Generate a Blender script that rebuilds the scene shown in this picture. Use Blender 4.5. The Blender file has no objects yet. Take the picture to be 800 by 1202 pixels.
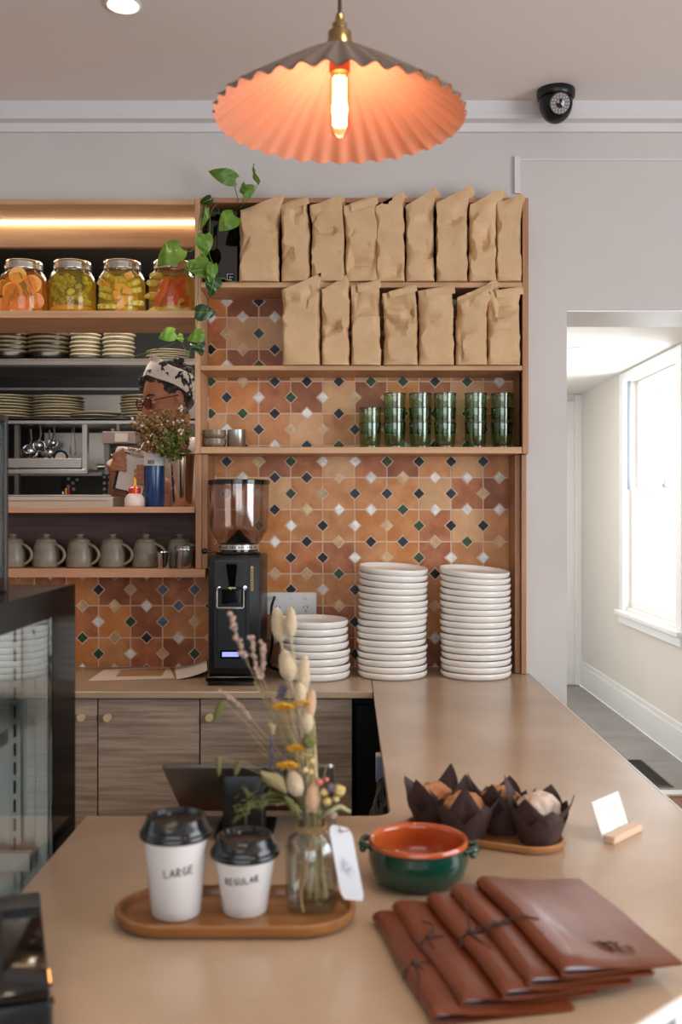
import bpy, bmesh, math, random
from mathutils import Vector, Matrix, noise as mn, geometry as mg
R = math.radians
PI = math.pi
random.seed(7)
C = bpy.context.scene.collection
sc = bpy.context.scene

# ------------------------------------------------------------------ camera, sky, light, exposure
CAMZ, F, VX, VY = 1.43, 1166.67, 409.0, 600.0
cam_d = bpy.data.cameras.new('camera'); cam = bpy.data.objects.new('camera', cam_d); C.objects.link(cam)
cam.location = (0, 0, CAMZ); cam.rotation_euler = (R(90), 0, 0)
cam_d.sensor_fit = 'HORIZONTAL'; cam_d.sensor_width = 24; cam_d.lens = 35
cam_d.shift_x = (400 - VX) / 800; cam_d.shift_y = -(601 - VY) / 800
cam_d.clip_start = .05
cam_d.dof.use_dof = True; cam_d.dof.focus_distance = 3.2; cam_d.dof.aperture_fstop = 4.5
sc.camera = cam
sc.view_settings.view_transform = 'Standard'; sc.view_settings.look = 'None'
sc.view_settings.exposure = -0.07; sc.view_settings.gamma = 1.0
sc.view_settings.use_curve_mapping = False
sc.cycles.use_denoising = True
sc.cycles.max_bounces = 10; sc.cycles.transparent_max_bounces = 24
sc.cycles.caustics_reflective = False; sc.cycles.caustics_refractive = False
sc.cycles.sample_clamp_indirect = 4.0

wd = bpy.data.worlds.new('sky'); sc.world = wd; wd.use_nodes = True
bg = wd.node_tree.nodes['Background']; bg.inputs[0].default_value = (.86, .93, 1, 1); bg.inputs[1].default_value = 1.7

def area(name, loc, rot, sx, sy, power, col, spread=180):
    l = bpy.data.lights.new(name, 'AREA'); l.shape = 'RECTANGLE'; l.size = sx; l.size_y = sy
    l.energy = power; l.color = col; l.spread = R(spread)
    o = bpy.data.objects.new(name, l); C.objects.link(o); o.location = loc; o.rotation_euler = [R(a) for a in rot]
    return o
def point(name, loc, power, col, rad=.03):
    l = bpy.data.lights.new(name, 'POINT'); l.energy = power; l.color = col; l.shadow_soft_size = rad
    o = bpy.data.objects.new(name, l); C.objects.link(o); o.location = loc
    return o
def spot(name, loc, power, col, ang=110, blend=.8, rad=.04):
    l = bpy.data.lights.new(name, 'SPOT'); l.energy = power; l.color = col; l.spot_size = R(ang); l.spot_blend = blend; l.shadow_soft_size = rad
    o = bpy.data.objects.new(name, l); C.objects.link(o); o.location = loc
    return o
COOL = (.90, .95, 1); WARM = (1, .80, .60); NEUT = (1, .93, .84)
area('street_window_daylight', (-.2, -2.9, 1.55), (90, 0, 0), 3.6, 2.0, 50, COOL)
area('side_window_daylight', (2.55, .6, 1.6), (90, 0, 90), 2.2, 1.8, 78, COOL)
area('hall_window_daylight', (2.25, 6.4, 1.5), (90, 0, 90), 1.2, 1.7, 90, COOL)
area('kitchen_ceiling_light', (-.9, 4.3, 2.72), (0, 0, 0), 1.6, .5, 34, NEUT)
spot('downlight_beam', (-.586, 2.59, 2.735), 17, WARM)
for x, y in ((.25, 2.3), (-.9, 1.5), (.4, 1.0), (-1.3, 2.7), (1.4, 1.5)):
    spot('downlight_beam', (x, y - .9 if y < 2.5 else y, 2.735), 15, WARM)
spot('hall_downlight_and_fill', (1.25, 4.2, 2.38), 20, NEUT, 150)  # added fill without a fitting, brightens the hall and the lintel underside
spot('hall_downlight_and_fill', (1.35, 5.9, 2.38), 20, NEUT, 140)

# ------------------------------------------------------------------ helpers
def lin(c):
    return tuple(((v / 255) / 12.92 if v / 255 <= .04045 else ((v / 255 + .055) / 1.055) ** 2.4) for v in c[:3]) + (1,)
def at(px, py, Y):
    return Vector(((px - VX) * Y / F, Y, CAMZ - (py - VY) * Y / F))
def onz(px, py, z):
    Y = F * (CAMZ - z) / (py - VY)
    return Vector(((px - VX) * Y / F, Y, z))
MATS = {}
def mat(name, c, rough=.5, metal=0, c2=None, scale=(1, 1, 1), nscale=5, detail=4, contrast=(.35, .65), bump=0, bscale=40, coat=0,
        trans=0, ior=1.45, alpha=1, emit=None, estr=0, sheen=0, objrand=0, rough2=None, bstretch=None, spec=.5, sub=0):
    if name in MATS: return MATS[name]
    m = bpy.data.materials.new(name); m.use_nodes = True; nt = m.node_tree; N = nt.nodes; L = nt.links
    b = N['Principled BSDF']
    b.inputs['Base Color'].default_value = lin(c); b.inputs['Roughness'].default_value = rough; b.inputs['Metallic'].default_value = metal
    b.inputs['Coat Weight'].default_value = coat; b.inputs['Coat Roughness'].default_value = .08
    b.inputs['Transmission Weight'].default_value = trans; b.inputs['IOR'].default_value = ior; b.inputs['Alpha'].default_value = alpha
    b.inputs['Sheen Weight'].default_value = sheen; b.inputs['Specular IOR Level'].default_value = spec
    if sub: b.inputs['Subsurface Weight'].default_value = sub; b.inputs['Subsurface Radius'].default_value = (.01, .005, .003)
    if emit: b.inputs['Emission Color'].default_value = lin(emit); b.inputs['Emission Strength'].default_value = estr
    tc = mp = None
    col = None
    if c2 is not None or bump:
        tc = N.new('ShaderNodeTexCoord'); mp = N.new('ShaderNodeMapping'); mp.inputs['Scale'].default_value = scale
        L.new(tc.outputs['Object'], mp.inputs['Vector'])
        if objrand:
            oi = N.new('ShaderNodeObjectInfo'); mul = N.new('ShaderNodeVectorMath'); mul.operation = 'SCALE'; mul.inputs[3].default_value = 37
            cmb = N.new('ShaderNodeCombineXYZ')
            for k in range(3): L.new(oi.outputs['Random'], cmb.inputs[k])
            L.new(cmb.outputs[0], mul.inputs[0]); L.new(mul.outputs[0], mp.inputs['Location'])
    if c2 is not None:
        n = N.new('ShaderNodeTexNoise'); n.inputs['Scale'].default_value = nscale; n.inputs['Detail'].default_value = detail
        n.inputs['Roughness'].default_value = .6
        L.new(mp.outputs[0], n.inputs['Vector'])
        r = N.new('ShaderNodeValToRGB'); r.color_ramp.elements[0].position = contrast[0]; r.color_ramp.elements[1].position = contrast[1]
        r.color_ramp.elements[0].color = lin(c); r.color_ramp.elements[1].color = lin(c2)
        L.new(n.outputs['Fac'], r.inputs['Fac']); col = r.outputs[0]
        if rough2 is not None:
            mr = N.new('ShaderNodeMapRange'); mr.inputs[1].default_value = contrast[0]; mr.inputs[2].default_value = contrast[1]
            mr.inputs[3].default_value = rough; mr.inputs[4].default_value = rough2
            L.new(n.outputs['Fac'], mr.inputs[0]); L.new(mr.outputs[0], b.inputs['Roughness'])
    if objrand:
        oi2 = N.new('ShaderNodeObjectInfo'); hs = N.new('ShaderNodeHueSaturation')
        mr = N.new('ShaderNodeMapRange'); mr.inputs[3].default_value = 1 - objrand; mr.inputs[4].default_value = 1 + objrand
        L.new(oi2.outputs['Random'], mr.inputs[0]); L.new(mr.outputs[0], hs.inputs['Value'])
        if col is not None: L.new(col, hs.inputs['Color'])
        else: hs.inputs['Color'].default_value = lin(c)
        col = hs.outputs[0]
    if col is not None: L.new(col, b.inputs['Base Color'])
    if bump:
        nb = N.new('ShaderNodeTexNoise'); nb.inputs['Scale'].default_value = bscale; nb.inputs['Detail'].default_value = 3
        src = mp
        if bstretch:
            src = N.new('ShaderNodeMapping'); src.inputs['Scale'].default_value = bstretch; L.new(tc.outputs['Object'], src.inputs['Vector'])
        L.new(src.outputs[0], nb.inputs['Vector'])
        bp = N.new('ShaderNodeBump'); bp.inputs['Strength'].default_value = bump; bp.inputs['Distance'].default_value = .004
        L.new(nb.outputs['Fac'], bp.inputs['Height']); L.new(bp.outputs[0], b.inputs['Normal'])
    MATS[name] = m
    return m
def wood(name, c1, c2, axis='x', fine=1.0, rough=.45, coat=0, contrast=(.3, .7), objrand=.06):
    s = {'x': (1.2, 22, 22), 'y': (22, 1.2, 22), 'z': (22, 22, 1.2)}[axis]
    s = tuple(v * fine for v in s)
    return mat(name, c1, rough, 0, c2, s, 2.2, 6, contrast, bump=.12, bscale=6, coat=coat, objrand=objrand)
def glass(name, tint=(255, 255, 255), gloss=.08, rough=.02, ior=1.45, mult=1.0):
    """thin clear or tinted pane: coloured transparency under a Fresnel reflection"""
    if name in MATS: return MATS[name]
    m = bpy.data.materials.new(name); m.use_nodes = True; nt = m.node_tree; N = nt.nodes; L = nt.links
    N.remove(N['Principled BSDF'])
    t = N.new('ShaderNodeBsdfTransparent'); t.inputs[0].default_value = lin(tint)
    g = N.new('ShaderNodeBsdfGlossy'); g.inputs['Roughness'].default_value = rough
    fr = N.new('ShaderNodeFresnel'); ge = N.new('ShaderNodeNewGeometry'); mi_ = N.new('ShaderNodeMapRange'); mi_.inputs[3].default_value = ior; mi_.inputs[4].default_value = 1 / ior
    L.new(ge.outputs['Backfacing'], mi_.inputs[0]); L.new(mi_.outputs[0], fr.inputs[0])
    mu = N.new('ShaderNodeMath'); mu.operation = 'MULTIPLY_ADD'; mu.inputs[1].default_value = mult; mu.inputs[2].default_value = gloss * .2; mu.use_clamp = True
    mx = N.new('ShaderNodeMixShader')
    L.new(fr.outputs[0], mu.inputs[0]); L.new(mu.outputs[0], mx.inputs[0]); L.new(t.outputs[0], mx.inputs[1]); L.new(g.outputs[0], mx.inputs[2])
    L.new(mx.outputs[0], N['Material Output'].inputs[0])
    MATS[name] = m
    return m

def Rot(ax=0, ay=0, az=0):
    return Matrix.Rotation(R(az), 4, 'Z') @ Matrix.Rotation(R(ay), 4, 'Y') @ Matrix.Rotation(R(ax), 4, 'X')
def TR(loc=(0, 0, 0), ax=0, ay=0, az=0):
    return Matrix.Translation(Vector(loc)) @ Rot(ax, ay, az)

class MB:
    def __init__(s): s.v = []; s.f = []; s.m = []
    def add(s, vs, fs, mi=0, M=None):
        n = len(s.v)
        s.v += [tuple(M @ Vector(v)) if M is not None else tuple(v) for v in vs]
        s.f += [[i + n for i in f] for f in fs]; s.m += [mi] * len(fs)
        return s
    def frombm(s, bm, mi=0, M=None):
        bm.verts.index_update()
        s.add([v.co.copy() for v in bm.verts], [[v.index for v in f.verts] for f in bm.faces], mi, M); bm.free(); return s
    def box(s, c, d, bev=0, mi=0, M=None, seg=1):
        if not bev:
            x, y, z = d[0] / 2, d[1] / 2, d[2] / 2
            vs = [(c[0] + a * x, c[1] + b * y, c[2] + e * z) for a in (-1, 1) for b in (-1, 1) for e in (-1, 1)]
            return s.add(vs, [(0, 1, 3, 2), (4, 6, 7, 5), (0, 4, 5, 1), (2, 3, 7, 6), (0, 2, 6, 4), (1, 5, 7, 3)], mi, M)
        bm = bmesh.new(); bmesh.ops.create_cube(bm, size=1)
        bmesh.ops.scale(bm, vec=d, verts=bm.verts)
        bmesh.ops.bevel(bm, geom=list(bm.edges), offset=bev, segments=seg, affect='EDGES', profile=.5)
        bmesh.ops.translate(bm, vec=c, verts=bm.verts)
        return s.frombm(bm, mi, M)
    def bx(s, x0, x1, y0, y1, z0, z1, bev=0, mi=0, M=None, seg=1):
        return s.box(((x0 + x1) / 2, (y0 + y1) / 2, (z0 + z1) / 2), (abs(x1 - x0), abs(y1 - y0), abs(z1 - z0)), bev, mi, M, seg)
    def lathe(s, prof, seg=32, c=(0, 0, 0), mi=0, M=None, fn=None, cap0=True, cap1=True):
        vs = []; fs = []; n = len(prof)
        for (r, z) in prof:
            for k in range(seg):
                a = 2 * PI * k / seg
                rr, zz = (r, z) if fn is None else fn(r, z, a)
                vs.append((c[0] + rr * math.cos(a), c[1] + rr * math.sin(a), c[2] + zz))
        for i in range(n - 1):
            for k in range(seg):
                k2 = (k + 1) % seg
                fs.append((i * seg + k, i * seg + k2, (i + 1) * seg + k2, (i + 1) * seg + k))
        if cap0: fs.append(tuple(reversed(range(seg))))
        if cap1: fs.append(tuple(range((n - 1) * seg, n * seg)))
        return s.add(vs, fs, mi, M)
    def cyl(s, a, b, r, r2=None, seg=16, mi=0, M=None):
        return s.tube([a, b], [r, r if r2 is None else r2], seg, mi, M)
    def tube(s, pts, rad, seg=8, mi=0, M=None, flat=1, closed=False):
        pts = [Vector(p) for p in pts]; n = len(pts)
        if not hasattr(rad, '__len__'): rad = [rad] * n
        vs = []; fs = []; up = None
        for i, p in enumerate(pts):
            if closed: t = pts[(i + 1) % n] - pts[i - 1]
            else: t = (pts[min(i + 1, n - 1)] - pts[max(i - 1, 0)])
            if t.length < 1e-9: t = Vector((0, 0, 1))
            t.normalize()
            if up is None:
                up = Vector((0, 0, 1)) if abs(t.z) < .9 else Vector((0, 1, 0))
            u = up - t * up.dot(t)
            if u.length < 1e-6: u = t.orthogonal()
            u.normalize(); w = t.cross(u); up = u
            for k in range(seg):
                a = 2 * PI * k / seg
                vs.append(p + (u * math.cos(a) + w * math.sin(a) * flat) * rad[i])
        rng = n if closed else n - 1
        for i in range(rng):
            j = (i + 1) % n
            for k in range(seg):
                k2 = (k + 1) % seg
                fs.append((i * seg + k, i * seg + k2, j * seg + k2, j * seg + k))
        if not closed:
            fs.append(tuple(reversed(range(seg)))); fs.append(tuple(range((n - 1) * seg, n * seg)))
        return s.add(vs, fs, mi, M)
    def ico(s, c, r, sub=2, mi=0, M=None, sc_=(1, 1, 1), rot=None, nz=0, nf=8):
        bm = bmesh.new(); bmesh.ops.create_icosphere(bm, subdivisions=sub, radius=1)
        for v in bm.verts:
            k = 1 + (nz * mn.noise(v.co * nf * .3 + Vector(c) * 50) if nz else 0)
            p = Vector((v.co.x * r * sc_[0] * k, v.co.y * r * sc_[1] * k, v.co.z * r * sc_[2] * k))
            if rot is not None: p = rot @ p
            v.co = p + Vector(c)
        return s.frombm(bm, mi, M)
    def grid(s, fn, nu, nv, mi=0, M=None, wrap=False, thick=0):
        vs = [Vector(fn(i / nu if wrap else i / (nu - 1), j / (nv - 1))) for j in range(nv) for i in range(nu)]
        fs = []
        for j in range(nv - 1):
            for i in range(nu if wrap else nu - 1):
                i2 = (i + 1) % nu
                fs.append((j * nu + i, j * nu + i2, (j + 1) * nu + i2, (j + 1) * nu + i))
        if thick:
            bm = bmesh.new(); bv = [bm.verts.new(v) for v in vs]
            for f in fs: bm.faces.new([bv[i] for i in f])
            bmesh.ops.recalc_face_normals(bm, faces=bm.faces); bm.normal_update()
            nn = [v.normal.copy() for v in bv]; bm.free()
            n = len(vs); vs2 = [v - nn[i] * thick for i, v in enumerate(vs)]
            ed = {}
            for f in fs:
                for a, b in zip(f, f[1:] + f[:1]): ed[(a, b)] = ed.get((a, b), 0) + 1
            fs2 = [tuple(reversed([i + n for i in f])) for f in fs]
            side = [(b, a, a + n, b + n) for (a, b) in ed if (b, a) not in ed]
            vs += vs2; fs = fs + fs2 + side
        return s.add(vs, fs, mi, M)
    def prism(s, poly, z0, z1, mi=0, M=None, inset=0):
        """poly in XY, extruded along Z; inset shrinks the z1 face toward the centroid"""
        n = len(poly); cx = sum(p[0] for p in poly) / n; cy = sum(p[1] for p in poly) / n
        top = []
        for p in poly:
            d = math.hypot(p[0] - cx, p[1] - cy) or 1
            k = 1 - inset / d
            top.append((cx + (p[0] - cx) * k, cy + (p[1] - cy) * k, z1))
        vs = [(p[0], p[1], z0) for p in poly] + top
        fs = [tuple(range(n, 2 * n)), tuple(reversed(range(n)))] + [(i, (i + 1) % n, n + (i + 1) % n, n + i) for i in range(n)]
        return s.add(vs, fs, mi, M)
    def mesh(s, name, mats, smooth=35):
        me = bpy.data.meshes.new(name); me.from_pydata(s.v, [], s.f)
        ms = mats if isinstance(mats, (list, tuple)) else [mats]
        for m in ms: me.materials.append(m)
        if len(ms) > 1: me.polygons.foreach_set('material_index', s.m)
        bm = bmesh.new(); bm.from_mesh(me); bmesh.ops.recalc_face_normals(bm, faces=bm.faces); bm.to_mesh(me); bm.free()
        if smooth:
            me.polygons.foreach_set('use_smooth', [True] * len(me.polygons))
            if smooth < 180: me.set_sharp_from_angle(angle=R(smooth))
        me.update()
        return me
    def build(s, name, mats, parent=None, loc=(0, 0, 0), smooth=35, w=False, label=None, kind=None, rot=None):
        if w:
            off = worigin(parent) if parent else Vector(loc)
            s.v = [tuple(Vector(v) - off) for v in s.v]
            if parent: loc = (0, 0, 0)
        o = bpy.data.objects.new(name, s.mesh(name, mats, smooth)); C.objects.link(o)
        o.location = loc
        if rot: o.rotation_euler = rot
        if parent: o.parent = parent
        if label: o['label'] = label
        if kind: o['kind'] = kind
        return o
def worigin(o):
    p = Vector((0, 0, 0))
    while o is not None: p += o.location; o = o.parent
    return p
def tag(o, label, cat, group=None, kind=None):
    if label: o['label'] = label
    if cat: o['category'] = cat
    if group: o['group'] = group
    if kind: o['kind'] = kind
    return o
def thing(name, label, cat, loc=(0, 0, 0), rz=0, group=None):
    o = bpy.data.objects.new(name, None); C.objects.link(o); o.location = loc; o.rotation_euler = (0, 0, R(rz)); o.empty_display_size = .05
    return tag(o, label, cat, group)
def dup(root, loc, label=None, rot=None, sc_=None, parent=None):
    kids = [c for c in bpy.data.objects if c.parent == root] if root.name not in KIDS else KIDS[root.name]
    KIDS.setdefault(root.name, kids)
    r = root.copy(); C.objects.link(r); r.location = loc
    if rot is not None: r.rotation_euler = rot
    if sc_ is not None: r.scale = sc_
    if label: r['label'] = label
    if parent: r.parent = parent
    for ch in kids:
        sub = KIDS.setdefault(ch.name, [c for c in bpy.data.objects if c.parent == ch])
        c = ch.copy(); C.objects.link(c); c.parent = r
        for g in sub:
            d = g.copy(); C.objects.link(d); d.parent = c
    return r
KIDS = {}
def struct(o): o['kind'] = 'structure'; return o
def ordn(n):
    return ['first', 'second', 'third', 'fourth', 'fifth', 'sixth', 'seventh', 'eighth', 'ninth', 'tenth', 'eleventh', 'twelfth', 'thirteenth',
            'fourteenth', 'fifteenth', 'sixteenth', 'seventeenth', 'eighteenth', 'nineteenth', 'twentieth'][n - 1]
def voxel(mb, size, smooth=3, disp=None):
    me = mb.mesh('tmp', [], 0); o = bpy.data.objects.new('tmp', me); C.objects.link(o)
    m = o.modifiers.new('r', 'REMESH'); m.mode = 'VOXEL'; m.voxel_size = size
    s = o.modifiers.new('s', 'SMOOTH'); s.iterations = smooth; s.factor = .5
    dg = bpy.context.evaluated_depsgraph_get(); ev = o.evaluated_get(dg); t = ev.to_mesh()
    out = MB(); out.add([v.co.copy() for v in t.vertices], [list(p.vertices) for p in t.polygons])
    ev.to_mesh_clear(); bpy.data.objects.remove(o); bpy.data.meshes.remove(me)
    return out
def bez(pts, n=12):
    """smooth curve through the points (Catmull-Rom)"""
    P = [Vector(p) for p in pts]; P = [2 * P[0] - P[1]] + P + [2 * P[-1] - P[-2]]
    out = []
    for i in range(1, len(P) - 2):
        for k in range(n):
            t = k / n
            out.append(.5 * ((2 * P[i]) + (-P[i - 1] + P[i + 1]) * t + (2 * P[i - 1] - 5 * P[i] + 4 * P[i + 1] - P[i + 2]) * t * t + (-P[i - 1] + 3 * P[i] - 3 * P[i + 1] + P[i + 2]) * t ** 3))
    out.append(P[-2]); return out

# ------------------------------------------------------------------ materials
wall_m = mat('wall_paint', (204, 198, 194), .7, c2=(198, 192, 188), nscale=1.5, bump=.06, bscale=180)
ceil_m = mat('ceiling_paint', (238, 232, 228), .8, c2=(234, 228, 223), nscale=1)
white_m = mat('white_gloss_paint', (238, 238, 237), .35)
hallw_m = mat('hall_cream_paint', (226, 220, 212), .7, c2=(222, 216, 208), nscale=1)
oak = wood('light_oak_x', (182, 138, 100), (210, 168, 128), 'x')
oakz = wood('light_oak_z', (186, 142, 104), (214, 172, 132), 'z')
oakd = wood('red_oak_z', (150, 106, 74), (180, 134, 98), 'z')
darkwood = wood('dark_stained_wood', (66, 46, 44), (98, 70, 64), 'x', 1.5, .55)
backwood = wood('dark_back_panel', (54, 42, 36), (72, 56, 48), 'x', 1, .6)
greyoak = wood('grey_oak_laminate', (146, 126, 108), (190, 170, 150), 'x', 1.5, .5, contrast=(.35, .62), objrand=.05)
stone = mat('beige_stone_top', (158, 131, 105), .22, c2=(190, 165, 140), scale=(1, 1, 1), nscale=2.6, detail=5, contrast=(.2, .8))
stonew = mat('beige_worktop', (168, 144, 118), .27, c2=(184, 161, 135), nscale=5, detail=3, contrast=(.2, .8))
brass = mat('brass', (226, 206, 160), .4, .25)
steel = mat('brushed_steel', (186, 182, 178), .3, 1, bump=.05, bscale=90, bstretch=(1, 1, 14))
steeld = mat('dull_steel', (120, 116, 112), .38, 1)
chrome = mat('chrome', (220, 220, 220), .1, 1)
black = mat('black_plastic', (16, 17, 19), .32)
blackg = mat('black_gloss', (9, 9, 10), .08, coat=.4)
blackm = mat('matt_black', (18, 17, 17), .7)
porcelain = mat('white_porcelain', (236, 231, 224), .16, coat=.2)
# ------------------------------------------------------------------ the room shell
HC = 2.75; YF = 3.19; YW = 3.25; YT = 3.38; CT = .90
def zf(y, Y=YF): return CAMZ + (VY - y) * Y / F
b = MB(); b.bx(-2.7, 2.7, -3.0, YW + .3, -.05, 0); struct(b.build('floor', wood('timber_floor', (120, 78, 52), (156, 108, 76), 'y', .5, .4)))
b = MB(); b.bx(-2.7, 2.7, -3.0, YW, HC, HC + .08); struct(b.build('ceiling', ceil_m))
b = MB(); b.bx(-2.8, -2.7, -3, YW + .3, 0, HC); struct(b.build('wall_left', wall_m))
b = MB()   # right wall with a window opening
b.bx(2.7, 2.8, -3, -.6, 0, HC); b.bx(2.7, 2.8, 1.8, YW + .3, 0, HC); b.bx(2.7, 2.8, -.6, 1.8, 0, .7); b.bx(2.7, 2.8, -.6, 1.8, 2.5, HC)
struct(b.build('wall_right', wall_m))
b = MB()   # street front with a large shop window
b.bx(-2.7, -2.1, -3.1, -3, 0, HC); b.bx(1.7, 2.7, -3.1, -3, 0, HC); b.bx(-2.1, 1.7, -3.1, -3, 0, .5); b.bx(-2.1, 1.7, -3.1, -3, 2.6, HC)
struct(b.build('wall_front', wall_m))
def plain_window(name, x0, x1, y0, y1, z0, z1, bars):
    b = MB(); t = .05
    if x1 - x0 > y1 - y0:
        b.bx(x0, x1, y0, y1, z0, z0 + t); b.bx(x0, x1, y0, y1, z1 - t, z1)
        for k in range(bars + 1): xx = x0 + (x1 - x0 - t) * k / bars; b.bx(xx, xx + t, y0, y1, z0 + t, z1 - t)
    else:
        b.bx(x0, x1, y0, y1, z0, z0 + t); b.bx(x0, x1, y0, y1, z1 - t, z1)
        for k in range(bars + 1): yy = y0 + (y1 - y0 - t) * k / bars; b.bx(x0, x1, yy, yy + t, z0 + t, z1 - t)
    o = struct(b.build(name, white_m)); g = MB(); g.bx((x0 + x1) / 2 - (0.003 if x1 - x0 < y1 - y0 else (x1 - x0) / 2 - t), (x0 + x1) / 2 + (0.003 if x1 - x0 < y1 - y0 else (x1 - x0) / 2 - t),
         (y0 + y1) / 2 - (0.003 if x1 - x0 > y1 - y0 else (y1 - y0) / 2 - t), (y0 + y1) / 2 + (0.003 if x1 - x0 > y1 - y0 else (y1 - y0) / 2 - t), z0 + t, z1 - t)
    g.build('pane', glass('window_glass'), o)
plain_window('window_2', -2.1, 1.7, -3.07, -3.03, .5, 2.6, 3)
plain_window('window_3', 2.73, 2.77, -.6, 1.8, .7, 2.5, 2)
# back wall: grey front face with recess for the shelving, kitchen pass-through, hall opening
UX = .577; RX = .565; HX0 = .713; HX1 = 1.7; LT = 2.088
b = MB()
b.bx(-2.7, 2.7, YW, YW + .27, 2.437, HC)                       # above the shelving
b.bx(UX, HX0, YW, YW + .27, 0, 2.437)                          # pier between shelves and hall opening
b.bx(HX0, HX1, YW, YW + .27, LT, 2.437)                        # lintel
b.bx(HX1, 2.7, YW, YW + .27, 0, 2.437)
b.bx(-2.7, -1.77, YW, YW + .27, 0, 2.437)
b.bx(-1.77, UX, YT + .006, YW + .27, 0, 1.424)                 # under the pass-through
b.bx(-.476, UX, YT + .006, YW + .27, 1.424, 2.437)             # behind the right shelving
wall_back = struct(b.build('wall_back', wall_m))
b = MB(); b.bx(HX0 + .001, HX1 - .001, YW + .002, YW + .268, LT - .006, LT - .0005); struct(b.build('trim_6', white_m))
# access panel outline on the wall
b = MB(); b.bx(at(603, 0, YW).x, at(609.5, 0, YW).x, YW - .012, YW, zf(228, YW), zf(185, YW)); b.bx(at(609.5, 0, YW).x, 2.5, YW - .005, YW, zf(189, YW), zf(187, YW))
struct(b.build('trim_1', mat('panel_edge_paint', (214, 210, 208), .6)))
# cornice: cove with a white fillet
prof = [(0, .083), (.056, .083), (.036, .046), (.044, .044), (.044, .030), (.016, .026), (.010, .004), (.010, 0), (0, 0)]
b = MB(); n = len(prof); vs = [(x, YW - p[0], HC - .083 + p[1]) for x in (-2.7, 2.7) for p in prof]
b.add(vs, [(i, i + 1, n + i + 1, n + i) for i in range(n - 1)] + [tuple(range(n)), tuple(reversed(range(n, 2 * n)))])
struct(b.build('trim_2', mat('cornice_paint', (216, 212, 212), .6), smooth=0))

# ---- terracotta star tiles with small glazed diamonds
A = .1088; DH = .0205; G = .0018
tcol = {'t': ((184, 120, 70), (208, 148, 96)), 'd': ((136, 78, 48), (170, 106, 70)), 'p': ((202, 152, 106), (216, 172, 126)), 'o': ((194, 120, 60), (212, 146, 86)), 'r': ((158, 92, 54), (194, 124, 80))}
TM = {}
for k, (c1, c2) in tcol.items():
    TM[k] = mat('terracotta_' + {'t': 'tan', 'd': 'brown', 'p': 'pale', 'o': 'orange', 'r': 'red'}[k], c1, .42, 0, c2, nscale=16, detail=7, contrast=(.38, .64), bump=.25, bscale=60, objrand=.07, spec=.4)
dcol = {'w': ((214, 208, 204), .3), 'n': ((30, 38, 48), .35), 'k': ((14, 15, 14), .35), 'g': ((40, 66, 36), .35), 'b': ((190, 160, 120), .35), 's': ((96, 112, 124), .12), 'e': ((170, 144, 112), .4)}
dn = {'w': 'white', 'n': 'navy', 'k': 'black', 'g': 'green', 'b': 'beige', 's': 'slate', 'e': 'taupe'}
DM = {k: mat('glaze_' + dn[k], c, r, bump=.35, bscale=120, objrand=.1, c2=tuple(min(255, int(v * 1.22 + 3)) for v in c), nscale=40, spec=.35) for k, (c, r) in dcol.items()}
def clip(poly, x0, x1, z0, z1):
    for ax, lim, sg in ((0, x0, 1), (0, x1, -1), (1, z0, 1), (1, z1, -1)):
        out = []
        for i, p in enumerate(poly):
            q = poly[(i + 1) % len(poly)]; pi = (p[ax] - lim) * sg >= 0; qi = (q[ax] - lim) * sg >= 0
            if pi: out.append(p)
            if pi != qi:
                t = (lim - p[ax]) / (q[ax] - p[ax]); r = [p[0] + (q[0] - p[0]) * t, p[1] + (q[1] - p[1]) * t]; out.append(tuple(r))
        poly = out
        if not poly: return []
    return poly
ha = A / 2 - G; dd = DH + G * .6
star = [(-ha, -ha), (-dd, -ha), (0, -A / 2 + DH + G * 1.6), (dd, -ha), (ha, -ha), (ha, -dd), (A / 2 - DH - G * 1.6, 0), (ha, dd), (ha, ha), (dd, ha), (0, A / 2 - DH - G * 1.6), (-dd, ha), (-ha, ha), (-ha, dd), (-A / 2 + DH + G * 1.6, 0), (-ha, -dd)]
dia = [(DH - G, 0), (0, DH - G), (-DH + G, 0), (0, -DH + G)]
# grout bed
gm = mat('pale_grout', (224, 194, 168), .85, bump=.2, bscale=200)
grout = MB(); grout.bx(-1.75, RX, YT - .0040, YT + .0055, .9, 1.22); grout.bx(-.476, RX, YT - .0040, YT + .0055, 1.22, 2.149)
struct(grout.build('trim_3', gm))
TX0 = at(322.5, 0, YT).x; TZ0 = CAMZ + (VY - 466.75) * YT / F       # centre of cell (0,0)
FR = Matrix(((1, 0, 0, 0), (0, 0, -1, 0), (0, 1, 0, 0), (0, 0, 0, 1)))   # XY poly -> XZ facing -Y
def tile_obj(name, poly, cx, cz, m, th, shared):
    full = [(p[0] + cx, p[1] + cz) for p in poly]
    reg = None
    for (x0, x1, z0, z1) in ((-.4755, RX - .001, .901, 2.148), (-1.745, -.4765, .901, 1.219)):
        cp = clip(full, x0, x1, z0, z1)
        if len(cp) < 3: continue
        ar = abs(sum(cp[i][0] * cp[(i + 1) % len(cp)][1] - cp[(i + 1) % len(cp)][0] * cp[i][1] for i in range(len(cp)))) / 2
        if ar < 2e-5: continue
        if cp == full and shared in SH: me = SH[shared]
        else:
            mb = MB(); mb.prism([(p[0] - cx, p[1] - cz) for p in cp], 0, th, M=FR, inset=.0011)
            me = mb.mesh(name, m, 20)
            if cp == full: SH[shared] = me
        o = bpy.data.objects.new(name, me); C.objects.link(o); o.location = (cx, YT, cz); o.parent = wall_back
        o.material_slots[0].link = 'OBJECT'; o.material_slots[0].material = m
        o.rotation_euler = (R(random.uniform(-.5, .5)), 0, R(random.uniform(-.6, .6)))
SH = {}
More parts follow.
